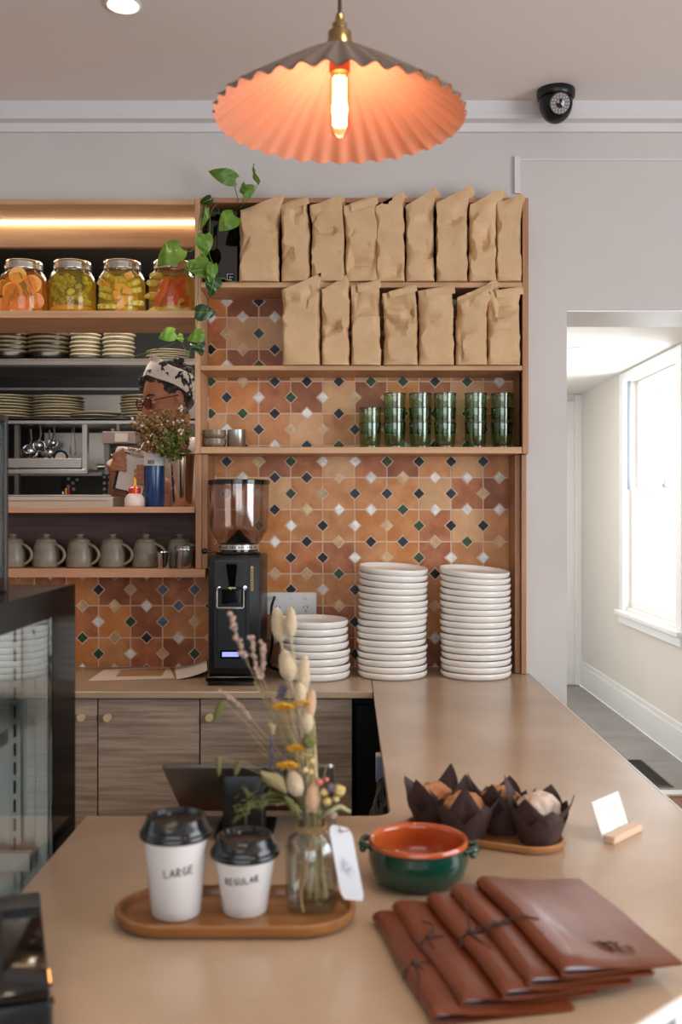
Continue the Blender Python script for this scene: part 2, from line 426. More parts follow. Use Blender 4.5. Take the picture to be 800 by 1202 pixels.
VR = {-3: {-2: 'w', -1: 'k'}, -2: {-2: 'b', -1: 'g'}, -1: {-2: 'w', -1: 'g'}, 0: dict(zip(range(-2, 8), 'nwgwbbgwwn')), 1: dict(zip(range(-2, 8), 'wnbbnwgbnw')),
      2: dict(zip(range(-2, 8), 'nbgwwgkknw')), 3: dict(zip(range(-2, 8), 'gwgennknbk')), 4: dict(zip(range(-2, 8), 'bgwkwbgkkn')), 5: dict(zip(range(-2, 8), 'wbkkwbgwwb')),
      6: dict(zip(range(-6, 8), 'nbssbgkwnwgbkn')), 7: dict(zip(range(-6, 8), 'wgsbwnkwnbwngb')), 8: dict(zip(range(-6, 8), 'gwbgnwbgkwnbgw'))}
HR = {-3: dict(zip(range(-2, 1), 'www')), -2: dict(zip(range(-2, 1), 'kbk')), -1: dict(zip(range(-2, 8), 'gbnknggngw')), 0: dict(zip(range(-2, 8), 'ggkwkbgnkb')), 1: dict(zip(range(-2, 8), 'wnwngbwkgn')),
      2: dict(zip(range(-2, 8), 'wwnnbwbwww')), 3: dict(zip(range(-2, 8), 'nwnbwwgwww')), 4: dict(zip(range(-2, 8), 'gbwkbknbgb')), 5: dict(zip(range(-2, 8), 'kwbbgwekkk')),
      6: dict(zip(range(-6, 8), 'bbwsgwewbkwbnw')), 7: dict(zip(range(-6, 8), 'genwbgwkbnwwgk')), 8: dict(zip(range(-6, 8), 'wwswbwgnwkbwgw'))}
rt = random.Random(21)
fixed = {(0, 0): 'r', (1, 0): 'd', (-1, 0): 'o', (2, 0): 'p', (3, 0): 'd'}
for j in range(-6, 9):
    for k in range(-12, 8):
        if k < -4 and j < 5: continue
        cx = TX0 + k * A; cz = TZ0 - j * A
        ck = rt.choice('tttrrdpopto' if j < 5 else 'ttroodrtrto')
        tile_obj('tile', star, cx, cz, TM[fixed.get((k, j), ck)], .0062, 's')
        dv = VR.get(j, {}).get(k, rt.choice('wnkgbwb')); dh = HR.get(j, {}).get(k, rt.choice('wnkgbwb'))
        if k >= 0 or True:
            tile_obj('glazed_diamond', dia, cx + A / 2, cz, DM[dv], .0072, 'd')
            tile_obj('glazed_diamond', dia, cx, cz - A / 2, DM[dh], .0072, 'd')

# ---- shelving, right unit
S1, S2, S3 = zf(331), zf(429), zf(524.5)
u = thing('shelf_unit', 'light oak open shelf unit holding paper bags and green glasses against the tiles', 'shelving', (0, YF, S3))
def brd(name, x0, x1, y0, y1, z0, z1, m, par=u, bev=.0012, **k):
    b = MB(); b.bx(x0, x1, y0, y1, z0, z1, bev); return b.build(name, m, par, w=True, **k)
XL0, XL1 = at(228.5, 0, YF).x, at(234.5, 0, YF).x
brd('side_panel', XL0, XL1, YF, YT - .008, S3 - .022, 2.436, oakz)
brd('side_panel', at(613, 0, YF).x, at(620, 0, YF).x, YF, YW - .001, S3 - .022, 2.436, oakd)
brd('side_panel_lining', RX - .004, at(613, 0, YF).x, YF + .02, YT - .009, S3 - .004, 2.42, oakd)
brd('top_panel', XL1, at(613, 0, YF).x, YF, YT - .008, 2.42, 2.436, wood('red_oak_x', (160, 110, 80), (190, 138, 104), 'x'))
XI0, XI1 = XL1 + .0005, at(613, 0, YF).x - .0005
for z, th in ((S1, .017), (S2, .015), (S3, .021)):
    brd('shelf_board', XI0, RX - .0045 if z != S3 else XI1, YF + .003, YT - .008, z - th, z, oak)
brd('back_panel', XI0, RX - .005, YT - .0075, YT - .001, S1, 2.42, backwood)
lo = thing('side_post', 'reddish oak side post running down the right end of the tiles to the worktop', 'shelving', (.5, YF + .04, CT))
b = MB(); b.bx(at(605, 0, YF + .04).x, at(611, 0, YF + .04).x, YF + .055, YT - .009, CT + .001, S3 - .023, .001); b.build('post_lining', oakd, lo, w=True)
b = MB(); b.bx(at(611.5, 0, YF + .04).x, UX - .001, YF + .035, YW + .0, CT + .001, S3 - .023, .001); b.build('post', oakd, lo, w=True)
# ---- left unit (kitchen pass-through)
ZT = zf(234); Z2 = zf(364.5); Z3 = zf(595); Z4 = zf(668)
XR = XL0 - .001
u2 = thing('shelf_unit', 'light oak pass-through shelves with pickle jars, strip light and lidded mugs', 'shelving', (-1.1, YF, Z4))
brd('top_panel', -1.75, XR, YF, 3.42, zf(240), ZT, oak, u2)
brd('header_panel', -1.75, XR, 3.385, 3.41, zf(290, 3.385), zf(240) - .001, oak, u2)
brd('shelf_board', -1.75, XR, YF, 3.465, zf(373), Z2, oak, u2)
brd('shelf_board', -1.75, XR, YF, 3.465, zf(602), Z3, wood('red_oak_pass', (178, 128, 96), (206, 156, 122), 'x'), u2)
brd('shelf_board', -1.75, at(241, 0, YF).x, YF, YT - .009, zf(678), Z4, wood('red_oak_pass', (178, 128, 96), (206, 156, 122), 'x'), u2)
brd('back_panel', -1.75, XL0 - .001, YT - .008, YT + .004, Z4 - .005, zf(602) - .001, darkwood, u2)
brd('side_panel', XL0 + .0005, at(236, 0, YF).x, YF + .01, YT - .01, Z4 + .001, S3 - .023, oakd, u2)
brd('side_panel', at(236, 0, YF).x + .0005, at(243, 0, YF).x, YF + .012, YT - .01, Z4 + .001, S3 - .023, oakd, u2)
brd('side_panel', -1.77, -1.751, YF, 3.465, zf(678), ZT, oakz, u2)
l = MB(); l.bx(-1.74, XR - .002, 3.37, 3.384, zf(263.5, 3.38), zf(259, 3.38), .001)
st = l.build('strip_light', mat('led_strip', (255, 244, 224), .5, emit=(255, 226, 178), estr=9), u2, w=True)

# ---- kitchen behind the pass-through
kd = mat('kitchen_black_wall', (20, 19, 19), .5)
b = MB(); b.bx(-2.7, .58, 5.6, 5.7, 0, HC); struct(b.build('wall_kitchen_back', kd))
b = MB(); b.bx(-2.8, -2.7, YW + .3, 5.6, 0, HC); struct(b.build('wall_kitchen_left', kd))
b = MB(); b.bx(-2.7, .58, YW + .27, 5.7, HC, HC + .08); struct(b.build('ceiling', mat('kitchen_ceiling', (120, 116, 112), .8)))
b = MB(); b.bx(-2.7, .58, YW + .3, 5.6, -.05, .28); struct(b.build('floor', mat('kitchen_floor', (60, 56, 54), .5)))
# ---- hall
b = MB(); b.bx(.58, .70, YW + .27, 8.3, 0, HC); struct(b.build('wall_hall_left', hallw_m))
b = MB(); b.bx(.70, 2.1, YW + .27, 8.3, 2.395, 2.47); struct(b.build('ceiling', mat('hall_ceiling', (226, 222, 216), .8)))
b = MB(); b.bx(.70, 1.92, 8.22, 8.32, 0, 2.395); struct(b.build('wall_hall_back', white_m))
HW = 1.92; wy0, wy1, wz0, wz1 = 5.78, 6.88, .76, 2.33
b = MB()
b.bx(HW, HW + .18, YW + .27, wy0, 0, 2.395); b.bx(HW, HW + .18, wy1, 8.3, 0, 2.395); b.bx(HW, HW + .18, wy0, wy1, 0, wz0); b.bx(HW, HW + .18, wy0, wy1, wz1, 2.395)
struct(b.build('wall_hall_right', hallw_m))
wn = bpy.data.objects.new('window_1', None); C.objects.link(wn); wn.location = (HW, 6.3, wz0); wn['kind'] = 'structure'
def wp(name, x0, x1, y0, y1, z0, z1, m=white_m, bev=.003):
    b = MB(); b.bx(x0, x1, y0, y1, z0, z1, bev); return b.build(name, m, wn, w=True)
cw = .10
wp('architrave', HW - .022, HW, wy0 - cw, wy0, wz0 - .02, wz1 + .06); wp('architrave', HW - .022, HW, wy1, wy1 + cw, wz0 - .02, wz1 + .06); wp('architrave', HW - .022, HW, wy0, wy1, wz1, wz1 + .06)
wp('window_sill', HW - .055, HW + .06, wy0 - .12, wy1 + .12, wz0 - .05, wz0 - .02); wp('apron', HW - .03, HW, wy0 - cw, wy1 + cw, wz0 - .11, wz0 - .05)
zm = 1.56
for (x0, z0, z1, nm) in ((HW + .075, zm - .02, wz1, 'upper_sash'), (HW + .035, wz0 - .02, zm + .02, 'lower_sash')):
    f = MB(); t = .045; d = .035
    f.bx(x0, x0 + d, wy0, wy0 + t, z0, z1, .003); f.bx(x0, x0 + d, wy1 - t, wy1, z0, z1, .003)
    f.bx(x0, x0 + d, wy0 + t, wy1 - t, z0, z0 + (.07 if nm == 'lower_sash' else .04), .003); f.bx(x0, x0 + d, wy0 + t, wy1 - t, z1 - .04, z1, .003)
    sa = f.build(nm, white_m, wn, w=True)
    g = MB(); g.bx(x0 + .014, x0 + .018, wy0 + t, wy1 - t, z0 + .04, z1 - .04); g.build('pane', glass('window_glass'), sa, w=True)
b = MB(); b.box((HW + .04, 6.15, zm + .03), (.03, .05, .018), .003); b.cyl((HW + .04, 6.15, zm + .03), (HW + .035, 6.15, zm + .075), .006); b.build('latch', steel, wn, w=True)
b = MB(); b.bx(HW + .012, HW + .028, wy1 - .012, wy1, zm + .02, wz1, 0); b.build('sash_cord_channel', mat('grey_channel', (120, 126, 136), .5), wn, w=True)
b = MB(); b.bx(HW - .02, HW, YW + .27, 8.22, 0, .17, .004); b.bx(HW - .012, HW, YW + .27, 8.22, .17, .205, .004); struct(b.build('baseboard_hall', white_m))
b = MB(); b.bx(1.86, 1.92, 8.17, 8.22, 0, 2.39, .004); b.bx(1.70, 1.86, 8.185, 8.22, 0, 2.34, .004); b.bx(.7, 1.70, 8.20, 8.22, 0, 2.39, .004); struct(b.build('trim_4', white_m))
# hall floor tiles
b = MB(); b.bx(.70, 1.90, 5.06, 8.22, -.05, -.004)
hf = struct(b.build('floor', mat('floor_grout', (150, 146, 142), .8)))
b = MB(); b.bx(.70, 1.92, YW + .3, 5.06, -.05, 0.0); struct(b.build('floor', wood('timber_floor', (120, 78, 52), (156, 108, 76), 'y', .5, .4)))
ftm = mat('grey_floor_tile', (134, 129, 125), .4, c2=(148, 143, 139), nscale=6, objrand=.04)
fb = MB(); fb.bx(-.148, .148, -.298, .298, -.004, .002, .0008); fme = fb.mesh('floor_tile', ftm, 20)
for i in range(4):
    for j in range(6):
        y = 5.37 + j * .6 + (.3 if i % 2 else 0) - .0
        if y + .3 > 8.25 or y - .3 < 5.05: 
            if not (i % 2): continue
            continue
        o = bpy.data.objects.new('floor_tile', fme); C.objects.link(o); o.location = (1.75 - i * .3, y, 0); o.parent = hf
for i in (1, 3):
    fb = MB(); fb.bx(-.148, .148, -.148, .148, -.004, .002, .0008)
    o = bpy.data.objects.new('floor_tile', fb.mesh('floor_tile', ftm, 20)); C.objects.link(o); o.location = (1.75 - i * .3, 5.22, 0); o.parent = hf
b = MB(); b.bx(.70, 1.90, 4.98, 5.06, -.001, .012, .003); struct(b.build('trim_5', white_m))
vt = thing('floor_vent', 'dark metal slotted air vent set in the grey hall floor tiles', 'vent', (1.63, 5.42, .003))
b = MB(); b.bx(-.05, .05, -.28, -.27, 0, .004); b.bx(-.05, .05, .27, .28, 0, .004); b.bx(-.05, -.04, -.27, .27, 0, .004); b.bx(.04, .05, -.27, .27, 0, .004); b.build('frame', steeld, vt)
b = MB(); b.bx(-.04, .04, -.27, .27, .0, .001); b.build('backing', blackm, vt)
b = MB()
b.bx(-.04, .04, -.004, .004, .001, .0035); sme = b.mesh('slat', mat('vent_bronze', (70, 66, 60), .45, .6), 20)
for k in range(24):
    o = bpy.data.objects.new('slat', sme); C.objects.link(o); o.parent = vt; o.location = (0, -.258 + k * .0224, 0)
dl = thing('downlight', 'round white downlight glowing in the hall ceiling', 'light', (1.35, 5.9, 2.395))
b = MB(); b.lathe([(.055, 0), (.06, -.004), (.05, -.008), (.045, -.003)], 32, cap0=False, cap1=False); b.build('trim_ring', white_m, dl)
b = MB(); b.lathe([(.046, -.002), (.045, -.004)], 32); b.build('lamp', mat('lamp_glow', (255, 250, 240), emit=(255, 248, 236), estr=9), dl)
dl = thing('downlight', 'round downlight glowing in the main ceiling left of the pendant', 'light', (-.586, 2.585, HC))
b = MB(); b.lathe([(.044, 0), (.049, -.004), (.042, -.007), (.037, -.003)], 32, cap0=False, cap1=False); b.build('trim_ring', white_m, dl)
b = MB(); b.lathe([(.038, -.002), (.037, -.004)], 32); b.build('lamp', mat('lamp_glow_warm', (255, 244, 224), emit=(255, 236, 208), estr=12), dl)
# ------------------------------------------------------------------ worktops and cabinets
def poly_prism_obj(name, poly, z0, z1, m, bev=.002):
    bm = bmesh.new(); vs = [bm.verts.new((p[0], p[1], z0)) for p in poly]; f = bm.faces.new(vs)
    r = bmesh.ops.extrude_face_region(bm, geom=[f]); bmesh.ops.translate(bm, vec=(0, 0, z1 - z0), verts=[e for e in r['geom'] if isinstance(e, bmesh.types.BMVert)])
    if bev: bmesh.ops.bevel(bm, geom=[e for e in bm.edges if abs(e.verts[0].co.z - e.verts[1].co.z) < 1e-6], offset=bev, segments=1, affect='EDGES')
    b = MB(); b.frombm(bm); return b.build(name, m, w=True, loc=(poly[0][0], poly[0][1], z0), smooth=30)
XI = .072; XO = .589; TH = .02; YB = 2.917
o = poly_prism_obj('worktop', [(-1.75, YB), (XI - .0012, YB), (XI - .0012, YT - .0005), (-1.75, YT - .0005)], CT - TH, CT, stonew)
tag(o, 'beige back worktop running under the tiled wall, behind the coffee grinder', 'worktop')
arc = [(XI - .03 + .03 * math.cos(R(a)), 1.73 + .03 - .03 * math.sin(R(a))) for a in range(0, 91, 15)]
near = [(.589, 1.34), (.575, 1.29), (.545, 1.25)]
outl = [(XI, YT - .0005)] + arc + [(-.457, 1.73), (-.457, .86), (.10, .86), (.16, .905), (.298, 1.027), (.364, 1.087)] + [(.545, 1.25), (.575, 1.29), (.589, 1.34)] + [(XO, YW - .001), (RX - .004, YW - .001), (RX - .004, YT - .0005)]
cb = thing('service_counter', 'polished beige stone service counter wrapping from the shelves to the front', 'counter', (.3, 2.2, 0))
o = poly_prism_obj('stone_top', outl, CT - TH, CT, stone); o.parent = cb; o.location = Vector(o.location) - cb.location
bm_ = mat('sage_panel', (112, 130, 120), .5)
chain = [(-.457, .86), (.10, .86), (.16, .905), (.298, 1.027), (.364, 1.087), (.545, 1.25), (.575, 1.29), (.589, 1.34), (XO, YW - .001)]
def offs(ch, d):
    out = []
    for i, p in enumerate(ch):
        a_, c_ = Vector(ch[max(0, i - 1)]), Vector(ch[min(len(ch) - 1, i + 1)]); t = (c_ - a_).normalized(); out.append((p[0] + t.y * d, p[1] - t.x * d))
    return out
def ribbon(ch, d0, d1, z0, z1):
    A_, B_ = offs(ch, d0), offs(ch, d1); n = len(ch); b = MB(); vs = [(p[0], p[1], z) for L_ in (A_, B_) for z in (z0, z1) for p in L_]
    fs = []
    for i in range(n - 1):
        for (u_, v_) in ((0, n), (2 * n, 3 * n), (0, 2 * n), (n, 3 * n)): fs.append((u_ + i, u_ + i + 1, v_ + i + 1, v_ + i))
    fs += [(0, n, 3 * n, 2 * n), (n - 1, 2 * n - 1, 4 * n - 1, 3 * n - 1)]
    return b.add(vs, fs)
ribbon(chain, .0002, .0030, CT - .0165, CT - .0004).build('edge_trim', white_m, cb, w=True, smooth=0)
for px_, py_ in ((.225, .9625), (.3805, 1.1015), (.50, 1.209)):
    bb = MB(); bb.box((0, 0, .44), (.030, .012, .87), .001, M=TR((px_ - .012, py_ + .012, 0), 0, 0, 42)); bb.build('stile', white_m, cb, w=True)
b = MB(); b.bx(.14, .56, 1.74, YW - .01, .0, CT - TH - .001); b.build('carcass', bm_, cb, w=True)
b = MB(); b.prism([(-.44, 1.70), (-.44, .89), (.09, .89), (.15, .93), (.29, 1.054), (.355, 1.112), (.53, 1.27), (.56, 1.31), (.57, 1.36), (.57, 1.739), (-.0, 1.739)], 0, CT - TH - .001); b.build('front_carcass', bm_, cb, w=True)
KF = 2.945
def cabinet(x0, x1, knobs, label):
    c = thing('cabinet', label, 'cabinet', ((x0 + x1) / 2, KF, 0))
    b = MB(); b.bx(x0 + .001, x1 - .001, KF + .02, YT - .01, .1, CT - TH - .001); b.build('carcass', blackm, c, w=True)
    b = MB(); b.bx(x0 + .002, x1 - .002, KF, KF + .0185, .12, CT - TH - .006, .0015); d = b.build('door', greyoak, c, w=True)
    for kx in knobs:
        kp = (kx, KF, CAMZ - (841 - VY) * KF / F)
        b = MB(); b.cyl(kp, (kx, KF - .012, kp[2]), .006); b.cyl((kx, KF - .010, kp[2]), (kx, KF - .024, kp[2]), .0115, .0115, 24); b.build('knob', brass, d, w=True)
    return c
xa, xb, xc = at(114.4, 0, KF).x, at(234.3, 0, KF).x, at(413.6, 0, KF).x
cabinet(xa - .45, xa, [at(97, 0, KF).x], 'grey oak cabinet with knob at its right, next to the glass display case')
cabinet(xa, xb, [at(127.6, 0, KF).x], 'grey oak cabinet with brass knob, middle one below the papers')
cabinet(xb, xc, [at(246.5, 0, KF).x], 'grey oak cabinet under the coffee grinder, behind the dried flowers')
fr = thing('fridge', 'black fridge-like block filling the dark gap right of the grey oak cabinets', 'fridge', (.075, KF + .05, 0))  # plain black block put in to darken the gap under the counter
b = MB(); b.bx(xc + .004, .138, KF + .05, YT - .02, .02, CT - TH - .002, .004); b.build('body', blackm, fr, w=True)
b = MB(); b.bx(xc + .008, .134, KF + .035, KF + .049, .06, CT - TH - .03, .003); b.build('door', black, fr, w=True)
# bin bag and carton below the inner edge
def crumple(p, amp, f, seed=0): return p * (1 + amp * (abs(mn.noise(p * f + Vector((seed, 0, 0)))) * 2 - .5))
b = MB(); bm = bmesh.new(); bmesh.ops.create_icosphere(bm, subdivisions=4, radius=1)
for v in bm.verts:
    p = v.co.copy(); k = 1 + .28 * abs(mn.noise(p * 3.1)) + .14 * abs(mn.noise(p * 8)); v.co = Vector((p.x * .04, p.y * .07, p.z * .13)) * k
b.frombm(bm); o = b.build('plastic_bag', mat('black_film', (26, 24, 23), .18, coat=.5), loc=(.092, 2.2, .715), smooth=25); tag(o, 'shiny black plastic bag hanging below the inner edge of the counter', 'bag')
b = MB(); b.bx(-.022, .022, -.02, .02, -.03, .03, .001); b.bx(-.023, -.006, -.021, .021, -.028, .028, 0, 1)
o = b.build('carton', [mat('carton_kraft', (196, 176, 156), .7), mat('carton_blue', (150, 172, 206), .6)], loc=(.086, 2.31, .835)); tag(o, 'small blue and tan carton above the black plastic bag', 'box')

# ------------------------------------------------------------------ display case left
XC = -.470; CY0, CY1, CTZ = .62, 1.71, 1.305
dc = thing('display_case', 'black framed glass display fridge left of the front counter', 'display case', (-.8, 1.2, 0))
caseg = glass('case_glass', (236, 240, 238), .4, .01, 1.5)
def part(name, m, par, *boxes, bev=.001, **k):
    b = MB()
    for q in boxes: b.bx(*q, bev)
    return b.build(name, m, par, w=True, **k)
part('plinth', blackm, dc, (-1.15, XC, CY0, CY1, 0, .12))
part('lower_body', steeld, dc, (-1.15, XC - .004, CY0, CY1 - .02, .12, .42))
caseb = mat('case_black', (10, 9, 9), .1, spec=.07)
part('black_border', caseb, dc, (XC - .006, XC, CY1 - .13, CY1, .42, CTZ), (XC - .006, XC, CY0, CY1 - .131, CTZ - .043, CTZ), (XC - .006, XC, CY0, CY1 - .131, .42, .47), bev=0)
part('side_pane', caseg, dc, (XC - .006, XC - .001, CY0, CY1 - .131, .471, CTZ - .044), bev=0)
part('end_panel', mat('smoked_panel', (22, 22, 23), .15), dc, (-1.14, XC - .007, CY1 - .01, CY1, .42, CTZ - .001))
part('top_pane', mat('black_glass_top', (14, 14, 15), .12, spec=.15), dc, (-1.15, XC - .0065, CY0, CY1 - .0105, CTZ - .008, CTZ - .001))
steelp = mat('inner_steel', (206, 204, 200), .35, .75)
part('inner_back', steelp, dc, (-1.1, XC - .012, CY1 - .115, CY1 - .105, .43, CTZ - .05))
stn = MB(); stn.bx(-.541, -.523, CY1 - .125, CY1 - .116, .45, CTZ - .06)
sd = stn.build('shelf_standard', steel, dc, w=True)
b = MB()
for k in range(26): b.bx(-.534, -.530, CY1 - .1262, CY1 - .1252, .47 + k * .03, .49 + k * .03)
b.build('slots', blackm, sd, w=True)
part('corner_post', steel, dc, (-.499, -.478, CY1 - .128, CY1 - .116, .45, CTZ - .055))
b = MB()
for z in (1.235, 1.09): b.cyl((-.508, CY1 - .118, z), (-.508, CY1 - .124, z), .005)
b.build('bolt', steel, dc, w=True)
for z in (.62, .86):
    sh = part('glass_shelf', glass('shelf_glass', (242, 248, 246), .3), dc, (-1.08, XC - .03, CY0 + .03, CY1 - .14, z, z + .008), bev=0)
part('shelf_edge', steel, dc, (-1.08, XC - .028, CY1 - .155, CY1 - .14, .865, .895))
b = MB(); b.box((-.66, 1.36, 1.13), (.26, .26, .02), .009, seg=2); b.box((-.66, 1.36, 1.115), (.235, .235, .03), .006)
o = b.build('serving_tray', mat('tray_white_enamel', (232, 234, 236), .25), loc=(0, 0, 0)); 
o.location = (0, 0, 0); tag(o, 'white tray with rounded corners inside the glass display case', 'tray')
part('tray_shelf', steel, dc, (-1.0, -.52, 1.2, 1.52, 1.075, 1.098))
part('inner_lamp', mat('case_led', (255, 255, 255), emit=(236, 242, 255), estr=3.5), dc, (-1.05, XC - .03, CY0 + .05, CY0 + .07, CTZ - .03, CTZ - .015), bev=0)
area('case_led_light', (-.8, 1.15, CTZ - .02), (0, 0, 0), .4, .7, 1.2, (.92, .96, 1))
# small black-framed case on top
tc2 = thing('countertop_case', 'tall black framed glass case standing on the display fridge', 'display case', (-.7, 1.25, CTZ))
x1, y1, z1 = -.537, 1.57, zf(488, 1.57)
fr_ = [(x1 - .012, x1, y1 - .012, y1, CTZ, z1), (-.98, -.968, y1 - .012, y1, CTZ, z1), (x1 - .012, x1, .9, .912, CTZ, z1), (-.98, -.968, .9, .912, CTZ, z1)]
for q in fr_: part('post', black, tc2, q)
part('top_rail', black, tc2, (-.967, x1 - .013, y1 - .012, y1, z1 - .012, z1), (x1 - .012, x1, .913, y1 - .013, z1 - .012, z1), (-.967, x1 - .013, .9, .912, z1 - .012, z1), (-.98, -.968, .913, y1 - .013, z1 - .012, z1))
part('base_rail', black, tc2, (-.967, x1 - .013, y1 - .012, y1, CTZ, CTZ + .02), (x1 - .012, x1, .913, y1 - .013, CTZ, CTZ + .02))
part('pane', caseg, tc2, (x1 - .007, x1 - .004, .913, y1 - .013, CTZ + .02, z1 - .012), (-.967, x1 - .013, y1 - .007, y1 - .004, CTZ + .02, z1 - .012), bev=0)
part('wooden_base', oak, tc2, (-.966, x1 - .014, .914, y1 - .014, CTZ + .0, CTZ + .014))

# ------------------------------------------------------------------ paper bags
kraft = mat('kraft_paper', (200, 163, 120), .58, c2=(212, 176, 134), nscale=14, detail=5, bump=.12, bscale=38, objrand=.03)
def bag(x0, x1, lt, px, pt, bot, row, idx, flop):
    D = .125; Yf = YF - .016; Yc = Yf + D / 2; S = F / Yf
    xa, xb = (x0 - VX) / S, (x1 - VX) / S; z0 = (S1 if row == 1 else S2) + .0006
    hl = CAMZ + (VY - lt) / S - z0; hr = CAMZ + (VY - pt) / S - z0; xp = (px - VX) / S
    cx = (xa + xb) / 2; w = xb - xa; sk = max(-.01, min(.03, xp - xb))
    rs = random.Random(row * 50 + idx); sd = rs.random() * 60
    T = thing('coffee_bag', '', 'bag', (cx, Yc, z0), group='paper coffee bags on the %s shelf' % ('top' if row == 1 else 'second'))
    yaw = R(rs.choice((-1, 1)) * rs.uniform(3, 11)); fz = rs.uniform(.62, .78)
    creases = []
    for k in range(18):
        an = rs.uniform(-1.1, 1.1) if k % 3 else rs.uniform(1.2, 1.9)
        creases.append((rs.uniform(-w / 2, w / 2), rs.uniform(.06, .95) * hr, math.cos(an), math.sin(an), rs.uniform(.007, .017) * rs.choice((-1, -1, 1)), rs.uniform(.008, .020), rs.uniform(.025, .07)))
    def crease(x, z, y):
        d = 0
        for (cx_, cz_, ca, sa, am, wd_, ln) in creases:
            u_ = (x - cx_) * sa - (z - cz_) * ca; v_ = (x - cx_) * ca + (z - cz_) * sa
            d += am * math.exp(-abs(u_) / wd_) * math.exp(-(v_ / ln) ** 2)
        return d
    def fn(u, t):
        a = 2 * PI * u; ca, sa = math.cos(a), math.sin(a); e = .30 + .2 * t
        ex = math.copysign(abs(ca) ** e, ca); ey = math.copysign(abs(sa) ** e, sa); un = (ex + 1) / 2
        th = max(0, (t - fz) / (1 - fz)); th = th * th * (3 - 2 * th) if th < 1 else 1
        sl_t = min(1, max(0, (t - .45) / .55)); h = hl + (hr - hl) * (un ** 1.15) * sl_t
        x = ex * w / 2 * (1 - .03 * math.sin(PI * t)) + sk * max(0, (t - .7) / .3) * (.3 + .7 * un)
        back = D * (1 - .93 * th) * (.86 + .14 * math.sin(PI * min(1, t * 1.1)))     # depth left behind the front sheet
        y = -D / 2 + (1 + ey) / 2 * back
        z = t * h
        # belly of the front sheet and creases
        side = 1 if ey < 0 else -1
        bel = .006 * math.sin(PI * t) * (1 - abs(ex) ** 3)
        c = crease(x, z, y) + .0055 * mn.noise(Vector((x * 25 + sd, z * 22, y * 10)))
        edge = min(1, t * 14)
        y += -side * (bel * .6 - c * 1.15) * edge if side > 0 else (c * .6) * edge
        x += (.0035 * mn.noise(Vector((z * 26 + sd, ex * 2, 3))) + .002 * mn.noise(Vector((z * 60 + sd, ex, 9)))) * edge
        xr = x * math.cos(yaw) - (y + D / 2) * math.sin(yaw) * .6; yr = y + x * math.sin(yaw) * .7
        lim = w / 2 + .0015 + (sk if t > .8 and sk > 0 else 0)
        return Vector((max(-w / 2 - .0015, min(lim, xr)), max(-D / 2 - .004, yr), z))
    nu, nv = 72, 44
    b = MB(); b.grid(fn, nu, nv, wrap=True); b.f.append(list(reversed(range(nu)))); b.m.append(0); b.f.append(list(range((nv - 1) * nu, nv * nu))); b.m.append(0)
    b.build('pouch', kraft, T, smooth=22)
    pk = Vector(fn(.99, 1)); lf = Vector(fn(.52, 1)); dr = pk - lf
    fl = rs.uniform(.016, .026)
    def fn2(u, v):
        if flop:   # seal rolled forward and down along the top edge
            p = pk - dr * (u * .85) + Vector((.004, -.003, .001)); q = p + Vector((.006 * v, -.004 * math.sin(v * PI) - .002, -fl * 1.1 * v + .003 * math.sin(v * PI)))
        else:      # ear turned back to the right behind the peak
            p = pk - dr * (u * .10); q = p + Vector((fl * v * (1 - .3 * u), .006 + .022 * v, -.010 * v * v - .045 * u * (1 - .2 * v) - .004 * v))
        q.z += .002 * mn.noise(q * 70 + Vector((sd, 0, 0))); q.y += .003 * mn.noise(q * 50); return q
    b = MB(); b.grid(fn2, 9, 7, thick=.0012); b.build('folded_top', kraft, T, smooth=30)
    return T
top = [(280, 328, 246, 333, 227), (329, 363, 240, 357.5, 231), (364, 404, 241, 396, 229), (404, 444, 242, 440, 230), (441, 475, 243, 467, 225), (476, 510, 241, 510, 220), (511.5, 549, 238, 551, 217), (550, 583, 239, 588, 221), (582, 612, 238, 612, 227)]
sec = [(329.5, 375, 340, 377, 320), (377.5, 411, 340, 410, 320), (412.5, 448, 336, 440, 328), (449, 490, 345, 485, 335), (491, 533, 341, 530, 336), (534, 572, 348, 582, 328), (573, 611.5, 343, 611, 336)]
def wid_word(i): return ordn(i)
for i, q in enumerate(top):
    T = bag(*q, 331, 1, i, i in (1, 3)); e = {0: ', beside the vase', 8: ', at the right end'}.get(i, '')
    T['label'] = 'brown paper coffee bag, %s from left on the top shelf%s' % (ordn(i + 1), e)
for i, q in enumerate(sec):
    T = bag(*q, 427, 2, i + 20, i in (2, 3, 4, 6)); e = {0: ', next to bare tiles', 6: ', at the right end'}.get(i, '')
    T['label'] = 'brown paper coffee bag, %s from left on the second shelf%s' % (ordn(i + 1), e)

# ------------------------------------------------------------------ green tumblers
gg = glass('green_glass', (228, 240, 222), .25, .03, 1.5)
ggr = glass('green_glass_rim', (84, 128, 88), .3, .03, 1.5)
def tumbler():
    T = thing('tumbler', '', 'glass', (0, 0, 0), group='green glass tumblers on the lower shelf')
    h = .083
    b = MB(); b.lathe([(.0, .004), (.028, .004), (.031, .0), (.033, .004), (.0335, .018), (.0345, .020), (.0372, h - .004), (.0375, h - .0015), (.0355, h - .0015), (.0328, .022), (.030, .012), (0, .010)], 28, cap0=False, cap1=False); b.build('body', gg, T, smooth=50)
    b = MB(); b.lathe([(.0376, h - .003), (.0378, h), (.0355, h), (.0354, h - .003)], 28, cap0=False, cap1=False); b.build('rim', ggr, T, smooth=60)
    b = MB(); b.lathe([(.0305, .0005), (.0334, .001), (.0336, .006), (.0305, .006)], 28, cap0=False, cap1=False); b.build('base_ring', ggr, T, smooth=60)
    return T
t0 = None
SY = 3.275
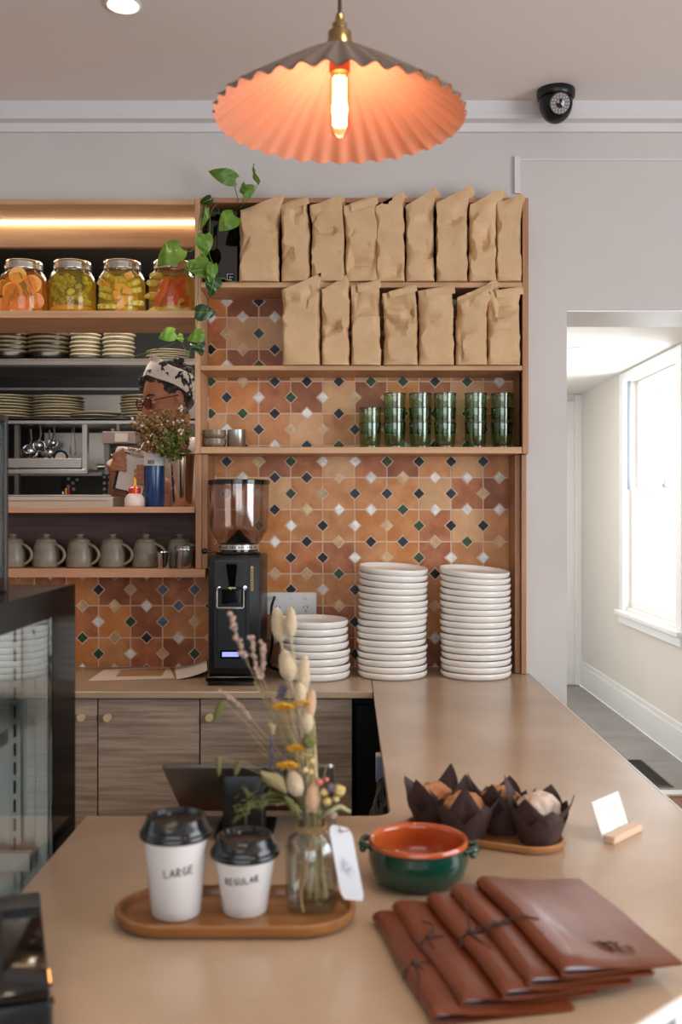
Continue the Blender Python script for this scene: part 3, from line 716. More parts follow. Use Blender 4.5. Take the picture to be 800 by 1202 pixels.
for si, (px, n) in enumerate(((434, 2), (463, 3), (493, 3), (522, 3), (558, 3), (589, 3))):
    for k in range(n):
        lab = 'green glass tumbler, %s of the %s stack from left' % (('top' if k == n - 1 else 'bottom' if k == 0 else 'middle'), ordn(si + 1))
        p = (at(px, 0, SY).x, SY, S3 + .0006 + k * .0485)
        if t0 is None: t0 = tumbler(); t0.location = p; t0['label'] = lab
        else: dup(t0, p, lab, rot=(0, 0, random.random() * 6))
# small bowls and steel cup at the left end
gz = mat('stoneware_glaze', (112, 98, 82), .3, c2=(140, 126, 108), nscale=30, coat=.4)
gzr = mat('stoneware_rim', (168, 140, 104), .35)
def lathe_obj(prof, m, T, name='body', seg=32, **k):
    b = MB(); b.lathe(prof, seg, cap0=False, cap1=False, **k); return b.build(name, m, T, smooth=50)
for k in range(2):
    T = thing('small_bowl', 'small brown stoneware bowl, %s of the pair left on the lower shelf' % ('lower' if k == 0 else 'upper'), 'bowl', (at(252, 0, 3.25).x, 3.25, S3 + .0006 + k * .029), group='small stoneware bowls')
    lathe_obj([(0, 0), (.026, 0), (.034, .005), (.037, .014), (.036, .026), (.0365, .028), (.0345, .028), (.033, .014), (.024, .007), (0, .006)], gz, T)
    lathe_obj([(.0366, .0265), (.0368, .0285), (.0342, .0285), (.0345, .0265)], gzr, T, 'rim')
T = thing('steel_cup', 'brushed steel cup beside the small brown bowls', 'cup', (at(277.5, 0, 3.25).x, 3.25, S3 + .0006))
lathe_obj([(0, 0), (.028, 0), (.030, .002), (.030, .055), (.0305, .058), (.029, .058), (.0288, .004), (0, .003)], steel, T)

# ------------------------------------------------------------------ white plates on the worktop
def plate_mesh(r, h, seg=56):
    b = MB(); b.lathe([(0, .0015), (r * .86, .0015), (r * .87, 0), (r * .91, 0), (r * .955, h * .14), (r * .985, h * .36), (r, h * .62), (r * .998, h * .82), (r * .985, h * .96), (r * .965, h * .985), (r * .945, h * .90), (r * .92, h * .55), (r * .87, h * .36), (0, h * .30)], seg, cap0=False, cap1=False)
    return b.mesh('plate', porcelain, 50)
def stack(cx, cy, n, pitch, lean, tilt_top, r, seedk, label):
    rs = random.Random(seedk); pm = plate_mesh(r, pitch + .0006)
    for k in range(n):
        o = bpy.data.objects.new('plate', pm); C.objects.link(o)
        t = k / (n - 1); ax = tilt_top * max(0, (t - .45) / .55) ** 1.3
        o.location = (cx + lean * t + rs.uniform(-.0028, .0028), cy + rs.uniform(-.002, .002), CT + .0004 + k * pitch + .0006 * ax)
        o.rotation_euler = (R(rs.uniform(-.3, .3) * (k > 0) + .9 * ax), R(rs.uniform(-.35, .35) * (k > 0) + ax), 0)
        pos = 'top plate' if k == n - 1 else 'bottom plate' if k == 0 else '%s plate from the bottom' % ordn(k + 1)
        tag(o, 'white round plate, %s of the %s' % (pos, label), 'plate', 'white plates in the %s' % label)
stack(at(370, 0, 3.18).x, 3.18, 8, .0232, -.008, 1.2, .1135, 1, 'short left stack')
stack(at(459.5, 0, 3.2).x, 3.2, 17, .0206, .003, 3.4, .112, 2, 'tall middle stack')
stack(at(558.5, 0, 3.2).x, 3.2, 17, .0201, -.006, 3.6, .1135, 3, 'tall right stack')

# ------------------------------------------------------------------ power outlet, papers
T = thing('power_outlet', 'white triple power outlet on the tiles right of the grinder', 'outlet', (at(342.5, 0, YT).x, YT - .0008, CAMZ - (708 - VY) * YT / F))
b = MB(); b.box((0, -.006, 0), (.168, .010, .075), .003, seg=2); b.build('face_plate', white_m, T)
for k in (-1, 0, 1):
    b = MB(); b.box((k * .047, -.0125, .018), (.014, .004, .010), .001); b.build('switch', white_m, T)
    b = MB()
    for a, x, z in ((30, -.006, -.012), (-30, .006, -.012), (0, 0, -.024)): b.box((0, 0, 0), (.0022, .002, .008), M=TR((k * .047 + x, -.0114, z), 0, a, 0))
    b.build('socket_slots', blackm, T)
b = MB(); pts = bez([(at(322, 0, 3.36).x, 3.355, .98 + .16), (at(318, 0, 3.3).x, 3.31, 1.10), (at(320, 0, 3.3).x, 3.28, 1.0), (at(316, 0, 3.26).x, 3.25, .93), (at(325, 0, 3.2).x, 3.27, .906)]); b.tube(pts, .0045, 8)
o = b.build('power_cable', black, w=True, loc=(-.25, 3.3, .9)); tag(o, 'black power cable hanging behind the coffee grinder from the outlet', 'cable')
paper = mat('paper_warm', (226, 206, 188), .8); kpr = mat('kraft_print', (176, 134, 88), .8)
def sheet(name, label, px4, z, m, thick=.0006, curl=0, cat='paper'):
    cs = [onz(x, y, z) for x, y in px4]; c0 = sum(cs, Vector()) / 4
    def fn(u, v):
        p = cs[0].lerp(cs[1], u).lerp(cs[3].lerp(cs[2], u), v); p.z += curl * (u ** 2) * .5 + curl * .3 * math.sin(v * 3) * u; return p
    b = MB(); b.grid(fn, 9, 7, thick=thick)
    o = b.build(name, m, w=True, loc=c0); return tag(o, label, cat)
sheet('menu_sheet', 'pale printed sheet lying on the worktop left of the grinder', [(122, 786), (198, 782), (205, 796), (103, 799)], CT + .0014, paper)
sheet('printed_card', 'brown printed card lying on the pale sheet', [(142, 786.5), (195, 784.5), (190, 793), (136, 794)], CT + .0024, kpr)
o = sheet('receipt', 'curled white receipt leaning beside the grinder', [(205, 783), (242, 780), (243, 794), (207, 797)], CT + .003, mat('receipt_paper', (232, 224, 216), .8), curl=.035)

# ------------------------------------------------------------------ coffee grinder
GX0, GX1, GY0, GY1 = at(241, 0, 3.02).x, at(302, 0, 3.02).x, 3.02, 3.30
gcx = (GX0 + GX1) / 2 + .008
T = thing('coffee_grinder', 'black coffee grinder with clear bean hopper on the back worktop', 'grinder', (gcx, 3.16, CT))
gz_ = zf(653, 3.02)
bw = .158; hb = gz_ - CT
b = MB(); b.box((0, 0, .03 + (hb - .03) / 2), (bw, .27, hb - .03), .006, seg=2); b.build('body', black, T)
b = MB(); b.bx(-bw / 2 - .006, bw / 2 + .006, -.155, .14, .012, .03, .004); b.bx(-bw / 2, bw / 2, -.14, .13, 0.0005, .012); b.build('foot_plate', blackg, T)
b = MB(); b.bx(-.062, .046, -.1385, -.1345, .05, hb - .012, .002); b.bx(-.052, .036, -.1415, -.138, .105, .30, .003); b.build('front_panel', mat('dark_grey_panel', (28, 30, 33), .35), T)
b = MB(); b.bx(-.036, .014, -.1425, -.1412, .088 + .0, .102, 0); 
b.bx(-.0, .0001, -.14, -.139, .09, .0901); b.build('screen', mat('screen_glow', (120, 130, 230), .3, emit=(132, 138, 240), estr=1.6), T)
b = MB(); b.bx(-.042, .022, -.1412, -.1384, .082, .108, .001); b.build('screen_bezel', blackg, T)
b = MB(); b.bx(.050, .058, -.1385, -.1345, hb - .105, hb - .03, .0005); bp_ = b.build('brass_label', mat('brass_badge', (190, 160, 96), .4, .7), T)
b = MB()
for k in range(9): b.bx(.0515, .0565, -.1392, -.1386, hb - .100 + k * .0072, hb - .0965 + k * .0072)
b.build('badge_lettering', blackm, bp_)
b = MB(); z = hb - .02   # spout
b.add([(-.022, -.138, z), (.012, -.138, z), (.012, -.165, z - .004), (-.022, -.165, z - .004), (-.014, -.138, z - .075), (.004, -.138, z - .075), (.004, -.152, z - .07), (-.014, -.152, z - .07)],
      [(0, 1, 2, 3), (7, 6, 5, 4), (0, 3, 7, 4), (1, 5, 6, 2), (3, 2, 6, 7), (0, 4, 5, 1)]); sp = b.build('spout', blackg, T)
b = MB(); b.bx(-.016, .006, -.155, -.139, z - .080, z - .074, .001); b.build('spout_tip', brass, sp)
b = MB(); zz = hb - .150   # portafilter fork
for s in (-1, 1):
    b.tube([(s * .040 - .006, -.14, zz + .055), (s * .040 - .006, -.175, zz + .055), (s * .040 - .006, -.185, zz + .045), (s * .040 - .006, -.185, zz), (s * .034 - .006, -.187, zz - .004)], .0022, 8)
    b.cyl((s * .040 - .006, -.137, zz + .055), (s * .040 - .006, -.145, zz + .055), .006)
b.box((-.006, -.182, zz - .003), (.072, .012, .006), .002); b.build('portafilter_fork', chrome, T)
b = MB(); b.box((-.006, -.148, zz + .03), (.066, .022, .048), .004); b.build('holder_block', blackg, T)
b = MB(); b.lathe([(.0, 0), (.070, 0), (.072, .004), (.070, .008), (.060, .010), (.060, .034), (.062, .036), (0, .036)], 32, cap0=False, cap1=False, c=(0, -.01, hb)); col_ = b.build('burr_collar', blackg, T)
b = MB(); b.lathe([(.0605, .003), (.0625, .004), (.0625, .009), (.0605, .010)], 40, c=(0, -.01, hb)); b.build('brass_ring', brass, col_)
b = MB(); b.lathe([(.0606, .016), (.0618, .017), (.0618, .031), (.0606, .032)], 40, c=(0, -.01, hb)); b.build('silver_scale', mat('scale_silver', (196, 192, 188), .3, .6), col_)
b = MB()
for k in range(22):
    a = R(-160 + k * 6.4); 
    if k % 4 != 3: b.box((0, 0, 0), (.0035, .0006, .005 if k % 3 else .008), M=TR((.0622 * math.cos(a), -.01 + .0622 * math.sin(a), hb + .024), 0, 0, math.degrees(a) + 90))
b.build('scale_marks', blackm, col_)
b = MB(); b.cyl((-.062, -.03, hb + .006), (-.10, -.05, hb + .012), .003); b.ico((-.103, -.052, hb + .012), .010, 2); b.build('adjust_knob', black, T)
hh = zf(562, 3.09) - CT - hb
hg = glass('hopper_plastic', (238, 230, 226), .35, .06, 1.5)
b = MB(); b.lathe([(.058, .034), (.066, .042), (.088, .075), (.0915, .09), (.094, hh - .012), (.0955, hh - .012), (.0935, .09), (.090, .073), (.068, .040), (.060, .032)], 48, c=(0, -.01, hb), cap0=False, cap1=False); hp = b.build('hopper', hg, T, smooth=60)
b = MB(); b.lathe([(0, hh - .002), (.094, hh - .002), (.0985, hh - .004), (.0985, hh - .016), (.0965, hh - .0165), (.096, hh - .010), (0, hh - .010)], 48, c=(0, -.01, hb), cap0=False, cap1=False); b.build('hopper_lid', blackg, T)
b = MB(); b.lathe([(.040, .037), (.030, .05), (.004, .078), (0, .079)], 24, c=(0, -.01, hb), cap0=True, cap1=False); b.build('hopper_cone', blackg, T)
b = MB(); b.box((-.0795, -.12, hb - .035), (.001, .006, .004)); b.build('power_light', mat('green_led', (120, 255, 120), emit=(90, 255, 100), estr=3), T)

# ------------------------------------------------------------------ pickle jars
jg = glass('jar_glass', (253, 253, 250), .05, .02, 1.4, .55)
lidm = mat('tin_lid', (206, 200, 190), .22, 1)
orange = mat('orange_slice', (252, 168, 76), .4, c2=(244, 134, 50), nscale=30, objrand=.1, sub=.1)
peel = mat('orange_peel', (252, 200, 110), .4)
pink = mat('pink_grapefruit', (252, 150, 112), .4, objrand=.1)
herb = mat('herb_green', (96, 110, 40), .5)
olive = mat('olive_green', (222, 216, 116), .3, c2=(186, 184, 78), nscale=20, objrand=.2)
cuc = mat('cucumber', (206, 188, 66), .35, c2=(230, 208, 100), nscale=40, objrand=.12)
carrot = mat('pale_carrot', (250, 190, 112), .4, objrand=.06)
chil = mat('red_pepper', (222, 54, 44), .3, c2=(232, 92, 66), nscale=14, objrand=.12)
lem = mat('pale_lemon', (226, 206, 112), .35, objrand=.08)
def brine_mat(kind, liq):
    nm = 'cloudy_brine_' + kind
    if nm in MATS: return MATS[nm]
    m = glass(nm, liq, .1, .02, 1.1); nt = m.node_tree; N = nt.nodes; L = nt.links; out = N['Material Output']; src = out.inputs[0].links[0].from_socket
    d = N.new('ShaderNodeBsdfTranslucent'); d.inputs[0].default_value = lin((250, 214, 96) if kind != 'citrus' else (250, 176, 90)); d2 = N.new('ShaderNodeBsdfDiffuse'); d2.inputs[0].default_value = d.inputs[0].default_value
    a = N.new('ShaderNodeMixShader'); a.inputs[0].default_value = .5; L.new(d.outputs[0], a.inputs[1]); L.new(d2.outputs[0], a.inputs[2])
    mx = N.new('ShaderNodeMixShader'); mx.inputs[0].default_value = .2; L.new(src, mx.inputs[1]); L.new(a.outputs[0], mx.inputs[2]); L.new(mx.outputs[0], out.inputs[0]); return m
JR = .079; JH = .165
def jar(px, label, kind, liq):
    T = thing('pickle_jar', label, 'jar', (at(px, 0, 3.325).x, 3.325, Z2 + .0006), group='jars of pickles on the strip-lit shelf')
    pr = [(0, .001), (.066, .0), (.074, .004), (JR, .016), (JR, .118), (.076, .132), (.066, .148), (.058, .155), (.0565, .172)]
    b = MB(); b.lathe(pr, 40, cap0=False, cap1=False); b.build('glass', jg, T, smooth=60)
    pl = [(0, .004), (.064, .004), (.072, .008), (.0765, .018), (.0765, .116), (.0735, .130), (.062, .146), (0, .148)]
    b = MB(); b.lathe(pl, 32, cap0=False, cap1=False); b.build('brine', brine_mat(kind, liq), T, smooth=60)
    n = lambda r, z, a: (r + (.0008 * math.cos(24 * a) if .16 < z < .178 else 0), z)
    b = MB(); b.lathe([(.0565, .158), (.0605, .158), (.0612, .162), (.0602, .165), (.0612, .168), (.0602, .171), (.0612, .176), (.0605, .184), (.057, .187), (.05, .186), (0, .186)], 72, cap0=False, cap1=False, fn=n); b.build('lid', lidm, T, smooth=50)
    rs = random.Random(kind)
    def pos(i, rr=.05):
        return None
    if kind == 'citrus':
        def slice_(c, r, nrm, th=.012, m=orange, half=False):
            q = Vector((0, 0, 1)).rotation_difference(Vector(nrm)).to_matrix().to_4x4(); Mx = Matrix.Translation(Vector(c)) @ q
            b = MB(); seg = 24; b.lathe([(0, 0), (r * .9, 0), (r * .9, th), (0, th)], seg, cap0=False, cap1=False, M=Mx); sl = b.build('fruit_slice', m, T, smooth=40)
            b = MB(); b.lathe([(r * .88, -.0005), (r, .001), (r, th - .001), (r * .88, th + .0005)], seg, M=Mx, cap0=False, cap1=False)
            for k in range(8): a = k * PI / 4; b.add([(Mx @ Vector(v)) for v in ((.0016 * -math.sin(a), .0016 * math.cos(a), th + .0008), (.0016 * math.sin(a), -.0016 * math.cos(a), th + .0008), (r * .88 * math.cos(a), r * .88 * math.sin(a), th + .0008))], [(0, 1, 2)])
            b.build('rind', peel, sl, smooth=40)
        for k, (cx_, cz, r, m) in enumerate(((-.015, .075, .038, orange), (.042, .105, .032, orange), (-.045, .030, .034, pink), (.012, .022, .040, pink), (.0, .128, .032, peel), (-.05, .095, .028, orange), (.05, .05, .030, pink))):
            yy = -math.sqrt(max(0, .066 ** 2 - cx_ ** 2)) * .86
            slice_((cx_, yy, cz), r * .9, (cx_ * 8, -1, rs.uniform(-.25, .45)), m=m)
        for k in range(10):
            b = MB(); a = rs.uniform(-2.3, -.8); z0 = rs.uniform(.03, .10); p0 = Vector((.071 * math.cos(a), .071 * math.sin(a), z0)); a2 = a + rs.uniform(-.35, .35)
            b.tube([p0, Vector((.073 * math.cos((a + a2) / 2), .073 * math.sin((a + a2) / 2), z0 + .02)), Vector((.072 * math.cos(a2), .072 * math.sin(a2), z0 + .045))], [.002, .0028, .0006], 5, flat=.5); b.build('herb_sprig', herb, T)
        b = MB(); b.lathe([(0, .006), (.058, .006), (.058, .13), (0, .135)], 16, cap0=False, cap1=False); b.build('fruit_core', orange, T)
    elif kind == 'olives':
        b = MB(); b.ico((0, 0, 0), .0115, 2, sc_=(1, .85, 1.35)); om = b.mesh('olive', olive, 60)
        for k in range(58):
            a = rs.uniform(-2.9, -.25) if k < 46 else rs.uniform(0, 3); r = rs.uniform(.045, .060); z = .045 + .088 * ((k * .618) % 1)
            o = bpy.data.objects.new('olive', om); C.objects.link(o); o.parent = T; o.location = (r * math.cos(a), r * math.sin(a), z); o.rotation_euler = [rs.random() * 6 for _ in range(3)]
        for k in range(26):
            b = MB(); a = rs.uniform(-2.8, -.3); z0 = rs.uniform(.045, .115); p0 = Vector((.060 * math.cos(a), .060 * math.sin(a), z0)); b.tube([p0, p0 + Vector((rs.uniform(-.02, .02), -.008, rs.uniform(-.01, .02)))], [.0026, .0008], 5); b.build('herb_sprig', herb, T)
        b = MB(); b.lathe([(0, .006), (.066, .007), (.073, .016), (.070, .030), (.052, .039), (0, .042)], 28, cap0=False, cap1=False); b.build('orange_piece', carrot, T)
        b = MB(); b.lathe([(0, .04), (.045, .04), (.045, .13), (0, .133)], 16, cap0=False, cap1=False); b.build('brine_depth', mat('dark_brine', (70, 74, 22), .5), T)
    elif kind == 'cucumber':
        for k, (cx_, cz, r, sq, ti) in enumerate(((-.045, .088, .028, .5, 10), (.0, .118, .03, .6, 0), (.042, .108, .03, .6, -20), (-.04, .068, .032, .5, 15), (.045, .085, .03, .5, -8), (-.028, .03, .045, .7, 0), (.045, .045, .036, .8, 5), (-.03, .125, .03, .6, 30), (.03, .02, .03, .6, 0), (.005, .095, .025, .6, 5))):
            yy = -math.sqrt(max(0, .068 ** 2 - cx_ ** 2)) * .84; b = MB()
            rg = lambda r_, z_, a_: (r_ * (1 + .06 * math.cos(14 * a_)), z_)
            b.lathe([(0, -.01), (r * .85, -.01), (r, -.006), (r, .006), (r * .85, .01), (0, .01)], 42, cap0=False, cap1=False, fn=rg, M=TR((cx_ * .9, yy * .75, cz), 12 + rs.uniform(-12, 12), ti, 0)); b.build('cucumber_slice', cuc, T, smooth=40)
        for k, (cx_, cz, l, rot) in enumerate(((.012, .030, .06, -48), (-.002, .060, .03, 80), (.03, .075, .032, 10), (-.052, .10, .05, 35), (.035, .125, .028, -30), (.0, .088, .02, 0))):
            yy = -math.sqrt(.072 ** 2 - cx_ ** 2) * .93; b = MB(); b.box((0, 0, 0), (l, .010, .024), .002, M=TR((cx_, yy, cz + .004), 0, rot, math.degrees(cx_ * 9))); b.build('carrot_piece', carrot, T)
        b = MB(); b.lathe([(0, .006), (.052, .006), (.052, .13), (0, .135)], 16, cap0=False, cap1=False); b.build('cucumber_core', cuc, T)
    else:
        for k, (xa, za, xb_, zb, r) in enumerate(((-.05, .02, -.012, .105, .017), (-.02, .06, .0, .12, .014), (.015, .03, .045, .10, .018), (.05, .015, .058, .075, .015), (-.03, .085, -.01, .12, .013), (.02, .11, .05, .125, .011), (.0, .03, .03, .05, .016))):
            def yv(x): return -math.sqrt(max(0, .066 ** 2 - x * x)) * .86
            p = bez([(xa, yv(xa), za), ((xa + xb_) / 2, yv((xa + xb_) / 2) - .004, (za + zb) / 2), (xb_, yv(xb_), zb)], 5); b = MB(); b.tube(p, [r * (.5 + .5 * math.sin(PI * min(1, .15 + .8 * i / 10))) for i in range(len(p))], 10, flat=.55); b.build('red_pepper_strip', chil, T, smooth=60)
        for k, (cx_, cz, r) in enumerate(((-.062, .065, .02), (-.055, .105, .02), (.01, .012, .03), (-.035, .010, .025), (.04, .012, .025), (.035, .045, .014), (-.045, .13, .018))):
            yy = -math.sqrt(max(.0005, .069 ** 2 - cx_ ** 2)) * .9; b = MB(); b.ico((cx_, yy, cz + .004), r, 2, sc_=(1.25, .45, .6), nz=.3); b.build('lemon_piece', lem, T, smooth=60)
        b = MB(); b.lathe([(0, .006), (.048, .006), (.048, .12), (0, .128)], 16, cap0=False, cap1=False); b.build('pepper_core', chil, T)
    return T
jar(28, 'pickle jar of orange citrus slices and rosemary with tin lid', 'citrus', (255, 240, 205))
jar(85, 'pickle jar of green olives with herbs, second from the citrus side', 'olives', (248, 236, 160))
jar(143.5, 'pickle jar of ridged cucumber slices and carrot pieces', 'cucumber', (255, 244, 190))
jar(202, 'pickle jar of red pepper strips behind the trailing vine leaf', 'peppers', (255, 246, 212))
jar(-30, 'pickle jar of green olives cut off by the left photo edge', 'olives', (248, 236, 160))

# ------------------------------------------------------------------ lidded stoneware jugs (mugs with lids) and steel cups
mug = mat('grey_brown_stoneware', (116, 106, 92), .38, c2=(148, 136, 118), scale=(1, 1, 3), nscale=9, detail=5, coat=.15, bump=.15, bscale=60, bstretch=(1, 1, 12))
mugr = mat('stoneware_edge', (176, 152, 112), .4)
def mk_mug():
    T = thing('lidded_mug', '', 'mug', (0, 0, 0), group='lidded stoneware mugs under the pass-through')
    b = MB(); b.lathe([(0, .001), (.040, 0), (.0445, .005), (.0445, .03), (.041, .06), (.036, .078), (.033, .085), (.030, .086), (.030, .08), (0, .08)], 32, cap0=False, cap1=False); b.build('body', mug, T, smooth=60)
    b = MB(); b.lathe([(.032, .0865), (.032, .0895), (.025, .094), (.011, .097), (.008, .101), (.0125, .106), (.0125, .109), (0, .112)], 28, cap0=True, cap1=False); b.build('lid', mug, T, smooth=50)
    pts = [(.034 + .041 * math.sin(PI * t) ** .6 + .006 * t, 0, .078 - .068 * t) for t in [i / 16 for i in range(17)]]
    b = MB(); b.tube(pts, .0046, 10, flat=1.3, M=Rot(0, 0, -22)); h = b.build('handle', mug, T, smooth=70)
    b = MB(); b.tube([(p[0] + .005 * math.sin(PI * i / 16), p[1] - .0045, p[2]) for i, p in enumerate(pts)], .0015, 6, M=Rot(0, 0, -22)); b.build('handle_edge', mugr, h, smooth=70)
    return T
m0 = None
lab = ['partly behind the black case post', 'second from the left', 'third from the left', 'fourth from the left', 'just left of the small steel beakers', 'rightmost, behind the steel beakers']
for i, px in enumerate((15, 54, 93.5, 132, 171, 211)):
    p = (at(px, 0, 3.285).x, 3.285, Z4 + .0006); l_ = 'grey brown stoneware lidded mug, ' + lab[i]
    if m0 is None: m0 = mk_mug(); m0.location = p; m0['label'] = l_; m0.name = 'lidded_mug'
    else: dup(m0, p, l_, rot=(0, 0, R((i * 37) % 9 - 4)))
T = thing('steel_beaker', 'small flared steel beaker in front of the stoneware mugs', 'cup', (at(192.5, 0, 3.215).x, 3.215, Z4 + .0006))
lathe_obj([(0, 0), (.018, 0), (.019, .002), (.0235, .050), (.0245, .053), (.0225, .053), (.0178, .004), (0, .003)], chrome, T)
T = thing('steel_beaker', 'larger straight steel beaker beside the shelf post', 'cup', (at(217, 0, 3.23).x, 3.23, Z4 + .0006))
lathe_obj([(0, 0), (.030, 0), (.0315, .002), (.0315, .070), (.032, .073), (.030, .073), (.0298, .004), (0, .003)], steel, T)
lathe_obj([(.0318, .058), (.0325, .059), (.0325, .063), (.0318, .064)], chrome, T, 'band')

# ------------------------------------------------------------------ on the pass-through shelf
T = thing('sauce_bottle', 'clear squeeze bottle with red cap and orange nozzle', 'bottle', (at(158, 0, 3.25).x, 3.25, Z3 + .0006))
lathe_obj([(0, 0), (.030, 0), (.0325, .004), (.0325, .026), (.026, .038), (.018, .044), (0, .044)], mat('cloudy_plastic', (220, 206, 200), .25, c2=(226, 206, 198), nscale=12), T)
lathe_obj([(.0185, .042), (.0195, .046), (.0195, .060), (.012, .066), (0, .067)], mat('red_cap', (206, 36, 46), .3), T, 'cap')
b = MB(); b.tube([(0, 0, .066), (0, 0, .082), (-.001, 0, .096)], [.006, .0045, .003], 12); b.box((.008, -.019, .06), (.004, .003, .06), .001); b.build('nozzle', mat('orange_nozzle', (240, 168, 56), .3), T)
T = thing('blue_canister', 'tall blue canister with a white barcode label', 'bottle', (at(181, 0, 3.30).x, 3.30, Z3 + .0006))
lathe_obj([(0, 0), (.033, 0), (.034, .002), (.034, .200), (.031, .208), (.022, .212), (.022, .222), (0, .223)], mat('blue_plastic', (22, 60, 110), .25, coat=.3), T)
b = MB(); b.lathe([(.0343, .136), (.0345, .137), (.0345, .182), (.0343, .183)], 48, cap0=False, cap1=False); lb = b.build('label', mat('label_white', (224, 218, 212), .6), T, smooth=60)
b = MB()
for k in range(12): 
    a = R(-116 + k * 3.2); b.box((0, 0, 0), (.0012 if k % 3 else .0006, .0004, .013), M=TR((.0348 * math.cos(a), .0348 * math.sin(a), .147), 0, 0, math.degrees(a) + 90))
b.build('barcode', blackm, lb)
T = thing('jar', 'small pink tinted glass jar between the blue canister and the steel pot', 'jar', (at(197.5, 0, 3.40).x, 3.40, Z3 + .0006))
lathe_obj([(0, 0), (.02, 0), (.021, .003), (.021, .035), (.018, .04), (.018, .046), (0, .046)], mat('pink_jar', (190, 140, 130), .2), T)
pot = thing('steel_pot', 'tall steel pot reflecting copper tones, holding dried flowers', 'pot', (at(214, 0, 3.285).x, 3.285, Z3 + .0006))
lathe_obj([(0, 0), (.030, 0), (.0315, .003), (.0395, .160), (.041, .170), (.0425, .172), (.0425, .175), (.040, .175), (.0385, .16), (.03, .005), (0, .004)], mat('copper_steel', (200, 176, 156), .16, 1), pot)
b = MB(); b.ico((-.036, -.016, .10), .0035, 2); b.ico((-.034, -.014, .06), .0035, 2); b.build('rivet', steel, pot)
fl = thing('dried_flowers', 'bushy bunch of dried brown and white flowers in the steel pot', 'flowers', (at(214, 0, 3.285).x, 3.285, Z3 + .17))
stem_m = mat('dry_stem', (118, 92, 58), .7, objrand=.15); leafm = mat('dry_leaf_green', (92, 102, 42), .6, objrand=.25); flo = mat('dried_floret', (140, 104, 62), .8, objrand=.25); flw = mat('white_floret', (226, 206, 190), .8)
rs = random.Random(5)
tips = []
for k in range(110):
    if k < 8: ex, ez = rs.uniform(-.17, -.10), rs.uniform(-.0, .13)
    else: ex, ez = rs.uniform(-.13, .035), rs.uniform(.02, .15)
    ex = min(ex, .02); ey = rs.uniform(-.125, .0)
    if ex < -.1: ez = min(ez, .12)
    p = bez([(rs.uniform(-.02, .02), rs.uniform(-.02, .02), -.12), (ex * .2, ey * .2, .0), (ex * .6, ey * .7, ez * .62), (ex, ey, ez)], 5)
    b = MB(); b.tube(p, [.0011] * len(p), 4); b.build('stem', stem_m, fl)
    b = MB(); b2 = MB()
    for q in range(6, len(p)):
        for _ in range(3):
            c_ = p[q] + Vector([rs.uniform(-.006, .006) for _ in range(3)]); b.ico(c_, rs.uniform(.0028, .0058), 1, mi=0 if rs.random() > .22 else 1, nz=.4)
    b.build('floret_spike', [flo, flw] if k % 2 else [flo, stem_m], fl, smooth=0, kind='stuff')
for k in range(280):
    a = rs.uniform(0, 2 * PI); x = rs.uniform(-.11, .035); z = rs.uniform(-.01, .075) ; y = rs.uniform(-.10, -.01); x = min(x, .028)
    L_ = rs.uniform(.016, .032); d = Vector((rs.uniform(-1, 1), rs.uniform(-1, .3), rs.uniform(-.8, .6))).normalized(); s_ = d.orthogonal().normalized() * L_ * .34; p0 = Vector((x * (.4 + z * 8), y, z))
    if p0.x > .03: p0.x = .03
    b = MB(); b.add([p0, p0 + d * L_ * .5 + s_, p0 + d * L_, p0 + d * L_ * .5 - s_], [(0, 1, 2), (0, 2, 3)]); b.build('leaf', leafm, fl, smooth=0)
# ------------------------------------------------------------------ kitchen fittings seen through the pass-through
KY = 4.6
def kz(y, Y=KY): return CAMZ + (VY - y) * Y / F
def kx(x, Y=KY): return (x - VX) * Y / F
T = thing('kitchen_shelf', 'upper stainless steel kitchen shelf with stacked bowls and plates on it', 'shelf', (-1.2, KY, kz(421)))
part('shelf_board', steel, T, (-2.3, kx(236), KY, KY + .38, kz(424), kz(421)), (-2.3, kx(236), KY, KY + .004, kz(428.5), kz(421)))
part('under_panel', steeld, T, (-2.3, kx(236), KY + .02, KY + .38, kz(430), kz(426)))
part('bracket', steeld, T, (-2.2, -2.17, KY + .02, 5.59, kz(445), kz(430)), (-.75, -.72, KY + .02, 5.59, kz(445), kz(430)))
part('rail', steel, T, (-2.3, kx(236), 5.0, 5.02, kz(458, 5.0), kz(455, 5.0)))
T2 = thing('kitchen_shelf', 'lower stainless steel kitchen shelf carrying dinner plate stacks', 'shelf', (-1.2, KY, kz(491)))
part('shelf_board', steel, T2, (-2.3, kx(236), KY, KY + .40, kz(494), kz(491)), (-2.3, kx(236), KY, KY + .004, kz(497.5), kz(491)))
part('splash_panel', steel, T2, (-2.3, kx(236), 5.36, 5.38, kz(497, 5.3), kz(462, 5.3)))
part('bracket', steeld, T2, (-2.2, -2.17, KY + .02, 5.36, kz(505), kz(498)), (-.75, -.72, KY + .02, 5.36, kz(505), kz(498)))
part('upright', steel, T2, (kx(96), kx(102), KY + .003, KY + .04, kz(556), kz(498)))
T3 = thing('hanging_shelf', 'low stainless tray shelf with hanging ladles behind it', 'shelf', (-1.4, KY, kz(545)))
part('tray', steel, T3, (-2.3, kx(95), KY + .01, KY + .3, kz(549), kz(538)))
part('frame', steel, T3, (-2.3, kx(101), KY - .01, KY + .004, kz(556), kz(551)), (-2.3, kx(101), KY + .29, KY + .31, kz(556), kz(551)))
part('back_splash', mat('bright_steel', (214, 208, 200), .35, .8, bump=.05, bscale=30), T3, (kx(21), kx(97), KY + .4, KY + .41, kz(540), kz(500)))
part('side_post', steeld, T3, (kx(15), kx(20), KY + .02, KY + .05, kz(590), kz(498)))
